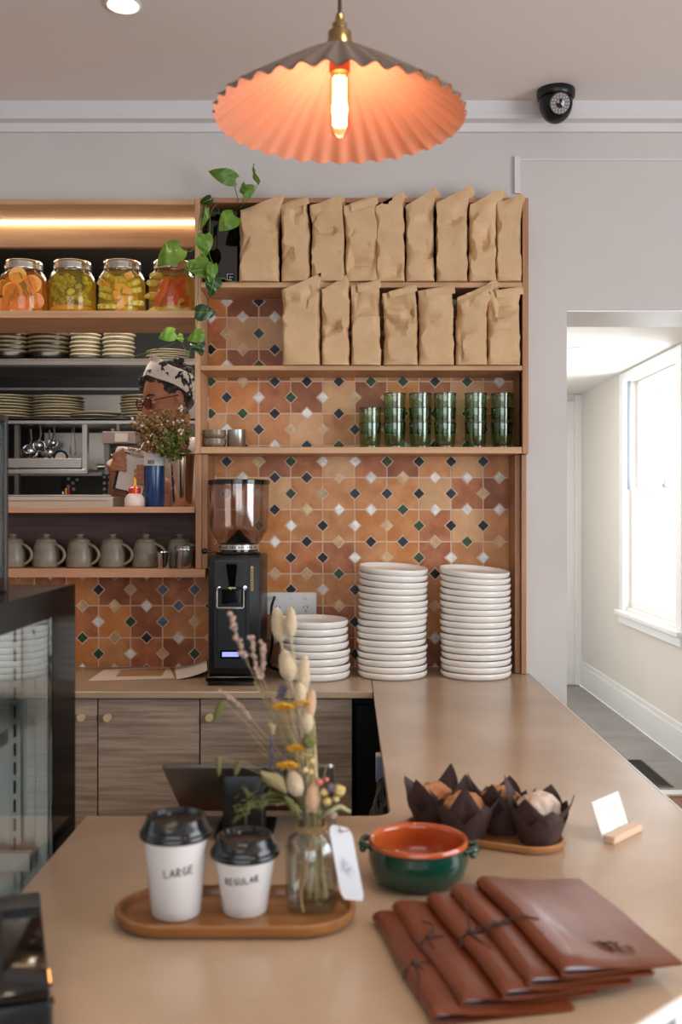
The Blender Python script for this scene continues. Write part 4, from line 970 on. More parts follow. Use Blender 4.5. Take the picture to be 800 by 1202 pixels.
# wall steel panels
pw = MB(); pw.bx(-2.4, .3, 5.50, 5.52, kz(596, 5.5), kz(556, 5.5)); o = pw.build('perforated_panel', mat('dark_steel_panel', (70, 66, 62), .35, .9), w=True, loc=(-1, 5.5, 1.5)); tag(o, 'dark steel wall panel with round holes above the kitchen bench', 'panel')
for x_, y_ in [(122 + i * 6, 560 + j * 7) for i in range(5) for j in range(4)] + [(80, 562), (85, 567), (80, 571), (86, 574), (90, 563)]:
    b = MB(); b.cyl((kx(x_, 5.49), 5.4995, kz(y_, 5.49)), (kx(x_, 5.49), 5.4965, kz(y_, 5.49)), .009, seg=10); b.build('hole_rim', steel, o, w=True)
part('dark_slot', blackm, o, (kx(71, 5.49), kx(76, 5.49), 5.493, 5.4995, kz(574, 5.49), kz(558, 5.49)))
pw = MB(); pw.bx(kx(98, 5.4), .3, 5.53, 5.55, kz(556, 5.5), kz(498, 5.5)); o = pw.build('steel_splashback', mat('corrugated_steel', (176, 166, 154), .3, .85, c2=(140, 130, 120), scale=(1, 1, 12), nscale=3), w=True, loc=(-1, 5.53, 1.9)); tag(o, 'ribbed steel splashback on the kitchen wall behind the cook', 'panel')
b = MB()
for k in range(7): b.tube([(kx(100, 5.5), 5.525, kz(506 + k * 7, 5.5)), (.28, 5.525, kz(506 + k * 7, 5.5))], .008, 8)
b.build('rib', steel, o, w=True)
T = thing('order_printer', 'grey order box with a pale paper label above the hanging frame', 'printer', (kx(140, 4.5), 4.5, kz(514, 4.5)))
part('housing', mat('pinkish_metal', (150, 132, 122), .4, .3), T, (kx(121, 4.5), kx(160, 4.5), 4.48, 4.58, kz(521, 4.5), kz(507, 4.5)))
part('paper_label', mat('label_pinkwhite', (206, 192, 182), .7), T, (kx(136, 4.5), kx(151, 4.5), 4.477, 4.4795, kz(519, 4.5), kz(509, 4.5)), bev=0)
part('hanger', steeld, T, (kx(130, 4.5), kx(134, 4.5), 4.50, 4.62, kz(507, 4.5), kz(507, 4.5) + .012), (kx(130, 4.5), kx(134, 4.5), 4.603, 4.62, kz(507, 4.5) + .0125, kz(494) - .001))
part('post', steeld, T, (kx(122.5, 4.5), kx(128, 4.5), 4.50, 4.53, kz(557, 4.5), kz(521, 4.5) - .001))
def kstack(name, px, Y, zb, n, r, h, pitch, m, rim, lab, cat, grp, seedk, bowl=False):
    b = MB()
    if bowl: pr = [(0, .0), (r * .45, 0), (r * .5, h * .05), (r * .85, h * .45), (r * .99, h * .85), (r, h), (r * .96, h), (r * .8, h * .5), (0, h * .2)]
    else: pr = [(0, 0), (r * .6, 0), (r * .63, h * .15), (r * .9, h * .55), (r, h * .85), (r, h), (r * .96, h), (r * .85, h * .75), (0, h * .4)]
    b.lathe(pr, 32, cap0=False, cap1=False); b.lathe([(r * .992, h * .80), (r * 1.004, h * .86), (r * 1.004, h * .99), (r * .95, h * 1.02)], 32, cap0=False, cap1=False, mi=1)
    me = b.mesh(name, [m, rim], 50); rs = random.Random(seedk)
    for k in range(n):
        o = bpy.data.objects.new(name, me); C.objects.link(o)
        o.location = (kx(px, Y) + rs.uniform(-.004, .004), Y, zb + .0005 + k * pitch); o.rotation_euler = (R(rs.uniform(-1, 1)) * (k > 0), R(rs.uniform(-1.2, 1.2)) * (k > 0), 0)
        pos = 'top one' if k == n - 1 else 'bottom one' if k == 0 else '%s from the bottom' % ordn(k + 1)
        tag(o, lab + ', ' + pos, cat, grp)
dk = mat('dark_stoneware', (54, 48, 40), .2, coat=.5); dkr = mat('dark_stoneware_rim', (96, 84, 66), .25)
bg_ = mat('sage_beige_stoneware', (150, 142, 120), .3, coat=.3); bgr = mat('sage_rim', (188, 174, 144), .3)
su, sl_ = kz(421), kz(491)
kstack('bowl', 12, KY + .16, su, 5, .11, .055, .021, dk, dkr, 'dark bowl, leftmost dark stack on upper kitchen shelf', 'bowl', 'dark bowls', 1, True)
kstack('bowl', 58, KY + .16, su, 5, .105, .055, .021, dk, dkr, 'dark bowl, second dark stack on upper kitchen shelf', 'bowl', 'dark bowls', 2, True)
kstack('bowl', 101, KY + .13, su, 6, .073, .036, .0195, bg_, bgr, 'beige bowl, left beige stack on upper kitchen shelf', 'bowl', 'beige bowls', 3, True)
kstack('bowl', 139.5, KY + .13, su, 6, .075, .036, .0195, bg_, bgr, 'beige bowl, right beige stack on upper kitchen shelf', 'bowl', 'beige bowls', 4, True)
kstack('plate', 197, KY + .2, su, 6, .105, .013, .0095, bg_, bgr, 'beige plate, stack at right end of upper kitchen shelf', 'plate', 'beige kitchen plates', 5)
kstack('plate', 8, KY + .18, sl_, 8, .14, .02, .014, bg_, bgr, 'beige plate, leftmost stack on lower kitchen shelf', 'plate', 'beige kitchen plates', 6)
kstack('plate', 69, KY + .18, sl_, 8, .122, .02, .0138, bg_, bgr, 'beige plate, second stack on lower kitchen shelf', 'plate', 'beige kitchen plates', 7)
kstack('plate', 113, KY + .13, sl_, 2, .118, .02, .014, bg_, bgr, 'beige plate, low pair on lower kitchen shelf', 'plate', 'beige kitchen plates', 8)
kstack('plate', 172, KY + .18, sl_, 8, .125, .02, .0138, bg_, bgr, 'beige plate, stack behind the cook, lower kitchen shelf', 'plate', 'beige kitchen plates', 9)
# ladles and tongs hanging
def ladle(px, py, r, ang, lab):
    p = at(px, py, KY + .3); T = thing('ladle', lab, 'ladle', p, group='hanging ladles')
    b = MB(); M_ = TR((0, 0, 0), 70, ang, 20)
    b.lathe([(0, -r * .6), (r * .6, -r * .5), (r * .92, -r * .15), (r, 0), (r * .94, 0), (r * .85, -r * .15), (r * .5, -r * .42), (0, -r * .5)], 20, cap0=False, cap1=False, M=M_); b.build('bowl', chrome, T)
    b = MB(); b.tube([(0, .0, r * .9), (.004, .01, .06), (0, .012, .115)], .005, 8); b.build('handle', chrome, T)
ladle(35, 531, .042, 10, 'steel ladle hanging leftmost behind the low tray shelf'); ladle(46, 524, .034, -20, 'steel ladle hanging in the middle of the ladles'); ladle(57, 532, .038, 30, 'steel ladle hanging at the right of the ladles'); ladle(62, 521, .026, 0, 'small steel ladle hanging highest among the ladles')
T = thing('tongs', 'steel tongs hanging upright right of the ladles', 'tongs', at(86, 520, KY + .3))
b = MB()
for s in (-1, 1): b.tube([(s * .004, 0, .075), (s * .010, 0, .0), (s * .014, 0, -.045), (s * .008, 0, -.062)], [.004, .007, .012, .008], 8, flat=.4)
b.build('arms', chrome, T); b = MB(); b.ico((0, 0, .078), .008, 2); b.build('pivot', steeld, T)
T = thing('blue_rimmed_dish', 'small blue edged round dish on the low kitchen tray', 'dish', at(71, 537, KY + .15))
b = MB(); b.lathe([(.030, -.006), (.036, 0), (.030, .006), (.026, 0)], 28, cap0=False, cap1=False, M=TR((0, 0, 0), 78, 0, 0)); b.build('rim', mat('blue_rim', (40, 56, 92), .3), T)
b = MB(); b.lathe([(0, -.004), (.029, -.004), (.029, .0), (0, .0)], 28, cap0=False, cap1=False, M=TR((0, 0, 0), 78, 0, 0)); b.build('well', chrome, T)
# bench top appliance nearest the pass-through
T = thing('kitchen_bench', 'pale steel bench appliance with a flat ledge behind the pass-through shelf', 'appliance', (-1.1, 3.67, .29))
bs = mat('pale_bench_steel', (196, 178, 162), .35, .6)
part('body', bs, T, (-2.0, kx(133, 3.58), 3.58, 3.76, .29, kz(583, 3.58)), bev=.003)
part('ledge', steel, T, (-2.0, kx(128, 3.58), 3.61, 3.76, kz(583, 3.58) + .0005, kz(580.5, 3.58)), bev=.002)
part('groove', steeld, T, (-1.9, kx(127, 3.58), 3.577, 3.5795, kz(588.2, 3.58), kz(587.4, 3.58)), bev=0)
for px, c_, nm, w_ in ((80.5, 'red', (206, 40, 40), 2.0), (77.5, 'yellow', (236, 190, 60), 1.5), (74, 'white', (230, 226, 220), 2.2)):
    T = thing('marker', 'tiny %s capped marker standing on the kitchen bench ledge' % c_, 'marker', (kx(px, 3.69), 3.69, kz(580.5, 3.58) + .001))
    b = MB(); b.lathe([(0, 0), (.004, 0), (.004, .022 if c_ != 'white' else .010), (0, .024 if c_ != 'white' else .012)], 12, cap0=False, cap1=False); b.build('barrel', mat('marker_' + c_, nm, .4), T)

# ------------------------------------------------------------------ the cook
skin = mat('brown_skin', (178, 122, 92), .45, c2=(188, 130, 100), nscale=8, sub=.08)
shirt = mat('white_tshirt', (226, 216, 206), .85, bump=.2, bscale=14)
hairm = mat('grey_black_hair', (34, 30, 30), .8, c2=(78, 72, 70), nscale=60, bump=.8, bscale=120)
KFZ = .28; PX, PY = -.70, 3.97
P_ = thing('person', 'woman in patterned headband, glasses and white shirt looking down at a clipboard', 'person', (PX, PY, KFZ))
HEAD = Vector((PX - .012, PY - .07, 1.872))
Hm = Matrix.Translation(HEAD) @ Rot(0, 0, -50) @ Rot(14, 0, 0)
b = MB()
def H(x, y, z): return Hm @ Vector((x, y, z))
def ell(c, sx, sy, sz, M=Hm, sub=3):
    bm = bmesh.new(); bmesh.ops.create_icosphere(bm, subdivisions=sub, radius=1)
    for v in bm.verts: v.co = Vector((v.co.x * sx + c[0], v.co.y * sy + c[1], v.co.z * sz + c[2]))
    b.frombm(bm, 0, M)
# head: forward is -Y in the head frame
ell((0, .008, .030), .074, .095, .088); ell((0, -.030, -.035), .056, .058, .078); ell((0, -.050, -.082), .030, .030, .024)
ell((0, -.030, .020), .066, .062, .062); ell((.034, -.062, -.022), .026, .024, .022); ell((-.034, -.062, -.022), .026, .024, .022)
ell((0, -.074, .026), .046, .016, .014)
b.tube([H(0, -.084, .016), H(0, -.098, -.012), H(0, -.110, -.034), H(0, -.092, -.044)], [.008, .010, .015, .010], 12)
ell((.012, -.094, -.036), .009, .010, .008); ell((-.012, -.094, -.036), .009, .010, .008)
ell((0, -.090, -.062), .022, .010, .0065); ell((0, -.088, -.073), .019, .011, .0065)
ell((.077, .012, -.002), .008, .018, .030); ell((-.077, .012, -.002), .008, .018, .030)
def limb(pts, rad, seg=16): b.tube(bez(pts, 5), [x for i in range(len(rad) - 1) for x in [rad[i] + (rad[i + 1] - rad[i]) * k / 5 for k in range(5)]] + [rad[-1]], seg)
dz = KFZ
nk = H(0, .03, -.06)
limb([nk, (PX + .015, PY + .0, 1.70), (PX + .03, PY + .02, 1.63)], [.052, .054, .062])
limb([(PX + .03, PY + .02, 1.68), (PX + .04, PY + .03, 1.55), (PX + .04, PY + .03, 1.35), (PX + .04, PY + .03, 1.2), (PX + .04, PY + .03, 1.1)], [.07, .13, .125, .13, .135], 24)
SL = Vector((PX - .150, PY - .03, 1.668)); SR = Vector((PX + .19, PY + .02, 1.650))
limb([SR + Vector((-.05, 0, .01)), SL + Vector((.05, 0, .01))], [.06, .06])
EL = Vector((PX - .19, PY - .08, 1.40)); WL = Vector((-.872, 3.745, 1.565))
limb([SL, EL], [.056, .043]); limb([EL, (EL + WL) / 2 + Vector((-.01, 0, 0)), WL], [.042, .036, .026])
ER = Vector((PX + .20, PY - .12, 1.36)); WR = Vector((-.695, 3.70, 1.535))
limb([SR, ER], [.056, .043]); limb([ER, WR], [.042, .026])
for s in (-1, 1):
    limb([(PX + .04 + s * .07, PY + .03, 1.12), (PX + .04 + s * .09, PY + .01, .72), (PX + .04 + s * .09, PY + .04, .37)], [.085, .06, .04])
    limb([(PX + .04 + s * .09, PY + .05, .33), (PX + .03 + s * .10, PY - .12, .315)], [.035, .028])
CBp = Vector((-.806, 3.70, 1.572))            # clipboard centre
CM = Matrix.Translation(CBp) @ Rot(-14, 13, 16)
def Cc(x, y, z): return CM @ Vector((x, y, z))
def hand(w, palm, fingers, thumb):
    limb([w, palm], [.026, .030])
    for f in fingers: limb(f, [.0105, .0095, .0085, .0072][:len(f)], 10)
    limb(thumb, [.0125, .0105, .0085], 10)
# her right hand (left in view) grips the clipboard's left edge
pl = Cc(-.072, .018, .030)
hand(WL, pl, [[pl + (Cc(0, 0, dz_) - Cc(0, 0, 0)), Cc(-.066, -.006, .030 + dz_ * 1.1), Cc(-.046, -.014, .032 + dz_ * 1.1), Cc(-.034 + .004 * i, -.012, .030 + dz_ * 1.1)] for i, dz_ in enumerate((.024, .006, -.012, -.028))],
     [pl + Vector((0, -.006, .02)), Cc(-.060, -.022, .058), Cc(-.050, -.020, .078)])
pr_ = Cc(.075, -.004, -.006)
hand(WR, pr_, [[pr_ + (Cc(0, 0, dz_) - Cc(0, 0, 0)), Cc(.052, -.020, dz_ * 1.15 - .002), Cc(.030, -.022, dz_ * 1.15 - .004), Cc(.002 + .006 * abs(i - 1.2), -.016, dz_ * 1.15 - .006)] for i, dz_ in enumerate((.028, .009, -.010, -.029))],
     [pr_ + Vector((0, -.01, .02)), Cc(.060, -.024, .044), Cc(.044, -.018, .058)])
body = voxel(b, .0042, 4)
body.build('body', skin, P_, w=True, smooth=180)
# clothing: shirt, apron-dark trousers
b = MB()
limb([(PX + .025, PY + .015, 1.66), (PX + .035, PY + .025, 1.6), (PX + .04, PY + .03, 1.5), (PX + .04, PY + .03, 1.35), (PX + .04, PY + .03, 1.12)], [.085, .115, .150, .145, .150], 24)
limb([SR + Vector((-.03, 0, .012)), (PX + .03, PY + .01, 1.648), SL + Vector((.03, 0, .012))], [.068, .085, .068])
limb([SL, SL.lerp(EL, .62)], [.072, .068]); limb([SR, SR.lerp(ER, .62)], [.072, .068])
voxel(b, .009, 3).build('shirt', shirt, P_, w=True, smooth=180)
b = MB()
limb([(PX + .04, PY + .03, 1.14), (PX + .04, PY + .03, 1.02)], [.152, .150], 24)
for s in (-1, 1): limb([(PX + .04 + s * .07, PY + .03, 1.06), (PX + .04 + s * .09, PY + .01, .72), (PX + .04 + s * .09, PY + .04, .36)], [.105, .078, .06])
voxel(b, .012, 2).build('trousers', mat('black_trousers', (26, 26, 28), .85), P_, w=True, smooth=180)
b = MB()
for s in (-1, 1): b.ico((PX + .035 + s * .095, PY - .03, .325), .05, 2, sc_=(.9, 2.2, .85))
b.build('shoes', blackm, P_, w=True)
# hair: curly mass built of many small curls
b = MB(); rs = random.Random(3)
ell((0, .030, .045), .085, .092, .090)
for k in range(620):
    th = rs.uniform(0, 2 * PI); ph = rs.uniform(-.5, 1.45); d = Vector((math.cos(th) * math.cos(ph), math.sin(th) * math.cos(ph), math.sin(ph)))
    p = Vector((d.x * .084, .030 + d.y * .094, .045 + d.z * .092))
    if p.y < -.035 and p.z < .070: continue
    if abs(p.x) > .05 and p.y < .03 and p.z < .03: continue
    if p.z < -.02 and p.y < .05: continue
    b.ico(Hm @ p, rs.uniform(.008, .016), 1, nz=.6)
for k in range(60):   # loose curls above the forehead and temple
    p = Vector((rs.uniform(-.085, -.045), rs.uniform(-.062, -.01), rs.uniform(.04, .10))); b.ico(Hm @ p, rs.uniform(.007, .012), 1, nz=.6)
for k in range(50):
    p = Vector((rs.uniform(-.05, .06), rs.uniform(-.02, .08), rs.uniform(.115, .138))); b.ico(Hm @ p, rs.uniform(.008, .014), 1, nz=.6)
b.build('hair', hairm, P_, w=True, smooth=0, kind='stuff')
# patterned headband
def hbm():
    if 'headband_cloth' in MATS: return MATS['headband_cloth']
    m = mat('headband_cloth', (232, 226, 218), .8, c2=(28, 26, 28), nscale=34, detail=3, contrast=(.56, .60)); return m
def hb_fn(u, v):
    a = 2 * PI * u; w_ = .066 + .012 * math.sin(a) + .004 * math.sin(5 * a); c = Vector((.092 * math.cos(a), .026 + .104 * math.sin(a), 0)); tilt = .068 - .72 * (c.y - .02)
    z = tilt + (v - .5) * w_ * 1.35
    k = math.sqrt(max(.25, 1 - ((z - .045) / .125) ** 2)) * 1.05
    k += .015 * math.sin(v * 18 + 3 * math.sin(a))
    return Hm @ Vector((c.x * k, .026 + (c.y - .026) * k, z))
b = MB(); b.grid(hb_fn, 64, 9, wrap=True); b.build('headband', hbm(), P_, w=True, smooth=180)
# glasses
gl = MB(); red = mat('red_brown_frame', (94, 26, 34), .25)
for s in (-1, 1):
    pts = [H(s * .033 + .026 * math.cos(a) * (1 + .0), -.107 + .10 * abs(s * .033 + .026 * math.cos(a)) ** 1.0 * .25, -.004 + .021 * math.sin(a)) for a in [2 * PI * k / 24 for k in range(24)]]
    gl.tube(pts, .0024, 8, closed=True)
    gl.tube([H(s * .058, -.103, .004), H(s * .080, -.085, .006), H(s * .083, -.0, .006), H(s * .080, .025, -.006)], .0022, 6)
gl.tube([H(-.007, -.107, 0), H(0, -.110, .003), H(.007, -.107, 0)], .002, 6)
g_ = gl.build('glasses', red, P_, w=True)
b = MB()
for s in (-1, 1):
    vs = [H(s * .033 + .025 * math.cos(a), -.105 + .025 * abs(s * .033 + .025 * math.cos(a)), -.004 + .020 * math.sin(a)) for a in [2 * PI * k / 24 for k in range(24)]]; b.add(vs, [tuple(range(24))])
b.build('lenses', glass('tinted_lens', (216, 196, 196), .3), g_, w=True, smooth=0)
b = MB()
for s in (-1, 1): b.ico(H(s * .031, -.0815, .000), .0115, 2)
b.build('eyes', mat('eye_white', (190, 180, 172), .2), P_, w=True)
b = MB()
for s in (-1, 1): b.ico(H(s * .031, -.0885, -.003), .0062, 2)
b.build('irises', mat('eye_dark', (26, 16, 12), .15), P_, w=True)
for s in (-1, 1): b = MB(); b.tube([H(s * .016, -.0965, .022), H(s * .034, -.0945, .028), H(s * .052, -.080, .022)], [.0025, .0035, .002], 6); b.build('eyebrow', mat('brow_hair', (26, 20, 18), .8), P_, w=True)
b = MB(); b.tube([H(-.021, -.094, -.066), H(-.008, -.1012, -.0655), H(0, -.1005, -.067), H(.008, -.1012, -.0655), H(.021, -.094, -.066)], [.001, .0045, .004, .0045, .001], 8); b.tube([H(-.018, -.093, -.073), H(0, -.099, -.0745), H(.018, -.093, -.073)], [.001, .005, .001], 8)
b.build('lips', mat('lip_skin', (112, 56, 48), .4), P_, w=True, smooth=60)
b = MB(); b.ico(H(.084, .006, -.036), .0042, 2); b.ico(H(-.084, .006, -.036), .0042, 2); b.build('earring', mat('pearl', (236, 230, 220), .2), P_, w=True)
# clipboard
T = thing('clipboard', 'black backed clipboard with white paper held by the cook', 'clipboard', CBp)
T.rotation_euler = CM.to_euler()
b = MB(); b.box((0, .001, 0), (.112, .004, .150), .0015); b.build('board', mat('dark_board', (24, 22, 22), .5), T)
b = MB(); b.box((.003, -.0018, -.002), (.100, .001, .140)); b.build('paper', mat('white_sheet', (230, 224, 218), .8), T)
b = MB(); b.box((0, -.004, .070), (.045, .004, .012), .001); b.build('clip', steel, T)
# ------------------------------------------------------------------ pendant lamp
PL = thing('pendant_lamp', 'pleated grey and salmon pendant lampshade with glowing tube bulb over the counter', 'lamp', (at(398.5, 0, 1.6).x, 1.6, HC))
zr, za = 2.063 - HC, 2.178 - HC
shade_o = mat('shade_grey_outside', (96, 82, 76), .7); shade_i = mat('shade_salmon_inside', (226, 158, 130), .7)
NP = 36
def sh(off):
    def fn(u, v):
        a = 2 * PI * u; r = .020 + (.2015 - .020) * v; z = za + (zr - za) * (v ** 1.12)
        w_ = math.cos(NP * a); am = .0032 * v ** 1.2 + .0004
        tri = 1 - 2 * abs(((NP * u) % 1) * 2 - 1) ; tri = math.sin(tri * PI / 2)
        return (r * math.cos(a) * (1 + .012 * tri * v), r * math.sin(a) * (1 + .012 * tri * v), z + am * tri - off)
    return fn
b = MB(); b.grid(sh(0), NP * 8, 12, wrap=True); b.build('shade', shade_o, PL, smooth=60)
b = MB(); b.grid(sh(.0022), NP * 8, 12, wrap=True); b.build('shade_lining', shade_i, PL, smooth=60)
b = MB(); b.lathe([(.0, .052), (.006, .052), (.008, .040), (.012, .036), (.012, .028), (.019, .022), (.019, .010), (.022, .004), (.024, -.004), (0, -.004)], 24, c=(0, 0, za), cap0=False, cap1=False); b.build('brass_gallery', mat('aged_brass', (150, 128, 84), .3, 1), PL, smooth=40)
b = MB(); b.tube([(0, 0, za + .05), (.001, 0, za + .2), (0, 0, -.022)], .0032, 8); b.build('cord', mat('brown_cord', (60, 40, 24), .7), PL)
b = MB(); b.lathe([(0, 0), (.05, 0), (.05, -.012), (.03, -.022), (0, -.024)], 32, cap0=False, cap1=False); b.build('ceiling_rose', mat('aged_brass', (0, 0, 0)), PL, smooth=40)
b = MB(); b.lathe([(0, -.005), (.015, -.005), (.017, -.02), (.017, -.040), (.015, -.043), (0, -.043)], 24, c=(0, 0, za), cap0=False, cap1=False); b.build('socket', mat('copper_socket', (170, 96, 56), .35, .8), PL)
b = MB(); b.lathe([(.012, -.044), (.0155, -.05), (.0165, -.06), (.0165, -.130), (.012, -.142), (.004, -.148), (0, -.149)], 24, c=(0, 0, za), cap0=False, cap1=False); bu = b.build('bulb', glass('bulb_glass', (255, 236, 214), .2), PL, smooth=60)
b = MB()
for k in range(8):
    a = 2 * PI * k / 8; b.tube([(.009 * math.cos(a), .009 * math.sin(a), za - .050), (.0095 * math.cos(a), .0095 * math.sin(a), za - .128)], .0022, 6)
b.build('filament', mat('filament_glow', (255, 220, 170), emit=(255, 214, 150), estr=13), bu)
point('pendant_bulb_light', (at(398.5, 0, 1.6).x, 1.6, za + HC - .09), 1.35, (1, .84, .68), .025)

# ------------------------------------------------------------------ security camera
cz_ = HC
T = thing('security_camera', 'black dome security camera under the ceiling by the cornice', 'camera', (at(652, 0, 3.12).x, 3.12, cz_))
b = MB(); b.lathe([(0, 0), (.058, 0), (.060, -.004), (.059, -.022), (.056, -.026), (0, -.027)], 40, cap0=False, cap1=False); b.build('base', black, T, smooth=40)
b = MB(); b.ico((0, 0, -.040), .052, 4, sc_=(1, 1, 1.2)); b.build('dome', black, T, smooth=60)
M_ = TR((0, 0, -.040), 0, 0, 0) @ Rot(112, 0, 4)
b = MB(); b.lathe([(.034, .036), (.036, .046), (.036, .056), (.033, .058), (.031, .054)], 36, cap0=False, cap1=False, M=M_); b.build('lens_ring', blackg, T, smooth=40)
b = MB(); b.lathe([(0, .050), (.031, .050), (.031, .0535), (0, .0535)], 36, cap0=False, cap1=False, M=M_); lf = b.build('lens_face', mat('ir_board', (120, 112, 112), .35), T)
b = MB()
for rr, n in ((.026, 16), (.019, 12)):
    for k in range(n):
        a = 2 * PI * k / n; b.cyl((rr * math.cos(a), rr * math.sin(a), .053), (rr * math.cos(a), rr * math.sin(a), .0555), .0022, seg=8, M=M_)
b.build('infrared_leds', mat('ir_led', (206, 196, 196), .2), lf)
b = MB(); b.lathe([(0, .052), (.013, .052), (.013, .0565), (.008, .0575), (0, .058)], 24, cap0=False, cap1=False, M=M_); b.build('lens', mat('lens_dark', (40, 20, 24), .05, coat=1), lf, smooth=50)

# ------------------------------------------------------------------ trailing plant in a dark vase
T = thing('glass_vase', 'dark square glass vase at the left end of the top shelf', 'vase', (at(263, 0, 3.27).x, 3.27, S1 + .0006))
vg = glass('smoky_glass', (120, 112, 100), .3, .03)
b = MB(); w_ = .048; b.bx(-w_, w_, -w_, w_, 0, .008)
b.bx(-w_, w_, -w_, -w_ + .004, .008, .235); b.bx(-w_, w_, w_ - .004, w_, .008, .235); b.bx(-w_, -w_ + .004, -w_ + .004, w_ - .004, .008, .235); b.bx(w_ - .004, w_, -w_ + .004, w_ - .004, .008, .235); b.build('body', vg, T, smooth=0)
b = MB(); b.bx(-w_ + .005, w_ - .005, -w_ + .005, w_ - .005, .009, .15); b.build('water', glass('dark_water', (110, 96, 70), .1), T, smooth=0)
b = MB(); b.bx(.012, .040, -w_ - .001, -w_ - .0002, .010, .036); sq = b.build('sticker', blackm, T)
b = MB(); b.bx(.015, .037, -w_ - .0016, -w_ - .0011, .0315, .033); b.bx(.015, .0165, -w_ - .0016, -w_ - .0011, .013, .0315); b.bx(.0165, .030, -w_ - .0016, -w_ - .0011, .013, .0145); b.bx(.024, .0255, -w_ - .0016, -w_ - .0011, .017, .026); b.bx(.0255, .034, -w_ - .0016, -w_ - .0011, .0215, .023); b.build('sticker_mark', white_m, sq)
pp = thing('trailing_plant', 'green heart-leaved trailing vine growing from the dark vase and down the post', 'plant', (at(263, 0, 3.27).x, 3.27, S1 + .20))
vine = mat('vine_stem', (96, 120, 48), .5); lfm = mat('vine_leaf', (84, 122, 32), .32, c2=(128, 156, 54), nscale=16, contrast=(.5, .72), objrand=.12, coat=.15)
lfd = mat('vine_leaf_dark', (34, 58, 24), .3, c2=(38, 74, 34), nscale=16, coat=.2); lfb = mat('vine_leaf_bright', (96, 148, 40), .32, c2=(140, 178, 66), nscale=18, coat=.15)
rootm = mat('root_brown', (110, 70, 36), .6)
PYv = 3.13
def leaf(base, tip, width, m, roll=0, Y=PYv, fold=.25, par=None, droop=.15):
    B_, T_ = at(base[0], base[1], Y), at(tip[0], tip[1], Y + .01); ax = T_ - B_; L_ = ax.length; ax.normalize()
    W = width * Y / F; sd = ax.cross(Vector((0, -1, 0))).normalized(); nrm = sd.cross(ax).normalized()
    sd2 = (sd * math.cos(R(roll)) + nrm * math.sin(R(roll))); n2 = ax.cross(sd2)
    if n2.dot(Vector((0, -1, 0))) < 0: n2 = -n2
    def fn(u, v):
        s = u * 2 - 1; prof = (math.sin(PI * min(1, v * .96 + .04) ** .62)) ** .8 * (1 - .25 * v)
        back = -.10 * L_ * (abs(s) ** 1.5) * math.exp(-v * 6)
        p = B_ + ax * (L_ * v + back) + sd2 * (s * W / 2 * 1.15 * max(.02, prof)) + n2 * (fold * -abs(s) * W * .2 + math.sin(v * PI) * L_ * droop + .002 * math.sin(v * 14 + s * 3))
        return p
    b = MB(); b.grid(fn, 11, 13, thick=.0004); o = b.build('leaf', m, pp, w=True, smooth=60)
    rib = MB(); rib.tube([Vector(fn(.5, .02 + .93 * k / 8)) + n2 * .0008 for k in range(9)], [.0011 - .0008 * k / 8 for k in range(9)], 5); rib.build('midrib', lfb, o, w=True)
for q in [((276, 211), (244, 201), 18, lfm, 10), ((303.5, 214), (297.5, 192), 8, lfm, 55), ((286, 226), (286, 213), 9, lfm, 40), ((285, 228), (299, 217), 15, lfm, -10), ((248, 233), (234, 238), 11, lfd, 40),
          ((275, 253), (257, 271), 23, lfm, 0), ((243, 245), (234, 270), 8, lfm, 50), ((240, 275), (240, 304), 19, lfm, 5), ((212, 291), (184, 312), 28, lfm, -8),
          ((229, 304), (242, 328), 25, lfm, 10), ((233, 308), (216, 320), 14, lfm, -30), ((250, 310), (245, 334), 13, lfm, 20), ((252, 325), (246, 349), 18, lfd, 10), ((230, 367), (255, 368), 19, lfd, 0),
          ((205, 391), (186, 397), 16, lfb, 0), ((209, 393), (215, 402), 8, lfb, 10), ((239, 392), (219, 400), 15, lfm, 0), ((230, 397), (237, 418), 17, lfd, 5)]:
    leaf(*q[:3], q[3], q[4], Y=PYv - .012 * random.random())
def vtube(pts, r=.0013):
    P3 = [at(x, y, Y) for x, y, Y in pts]; b = MB(); pt = bez(P3, 6); b.tube(pt, r, 6); b.build('vine', vine, pp, w=True)
vtube([(266, 320, 3.27), (268, 262, 3.27), (279, 240, 3.2), (276, 222, 3.15), (275, 211, 3.13)]); vtube([(272, 320, 3.27), (274, 255, 3.26), (283, 243, 3.2), (297, 226, 3.15), (303, 214, 3.14)]); vtube([(283, 243, 3.2), (285, 235, 3.16), (285, 227, 3.14)])
vtube([(262, 320, 3.27), (262, 242, 3.24), (254, 240, 3.17), (247, 252, 3.145), (246, 275, 3.135), (242, 300, 3.13)]); vtube([(260, 320, 3.27), (256, 243, 3.24), (246, 233, 3.17), (235, 250, 3.145), (231, 280, 3.135), (224, 295, 3.13), (212, 291, 3.13)])
vtube([(240, 300, 3.14), (233, 325, 3.14), (233, 355, 3.14), (231, 380, 3.14), (228, 395, 3.14), (220, 420, 3.14)]); vtube([(248, 325, 3.14), (262, 327, 3.155), (275, 331, 3.17), (284, 331, 3.18)], .0016)
vtube([(233, 340, 3.14), (229, 367, 3.14), (230, 398, 3.13)]); vtube([(228, 392, 3.14), (215, 398, 3.14), (205, 391, 3.13)]); vtube([(205, 402, 3.14), (196, 406, 3.15), (150, 421, 3.2)], .0012)
vtube([(212, 400, 3.14), (218, 412, 3.14), (219, 420, 3.14)], .001); vtube([(275, 253, 3.13), (262, 262, 3.2), (262, 300, 3.27)]); vtube([(250, 310, 3.13), (246, 300, 3.135), (243, 285, 3.135)])
b = MB()
for k in range(7):
    x = random.uniform(-.03, .03); b.tube(bez([(x, random.uniform(-.02, .02), -.02), (x * .5, 0, -.09), (random.uniform(-.035, .035), random.uniform(-.03, .03), -.17)], 4), .0014, 5)
b.build('roots', rootm, pp)

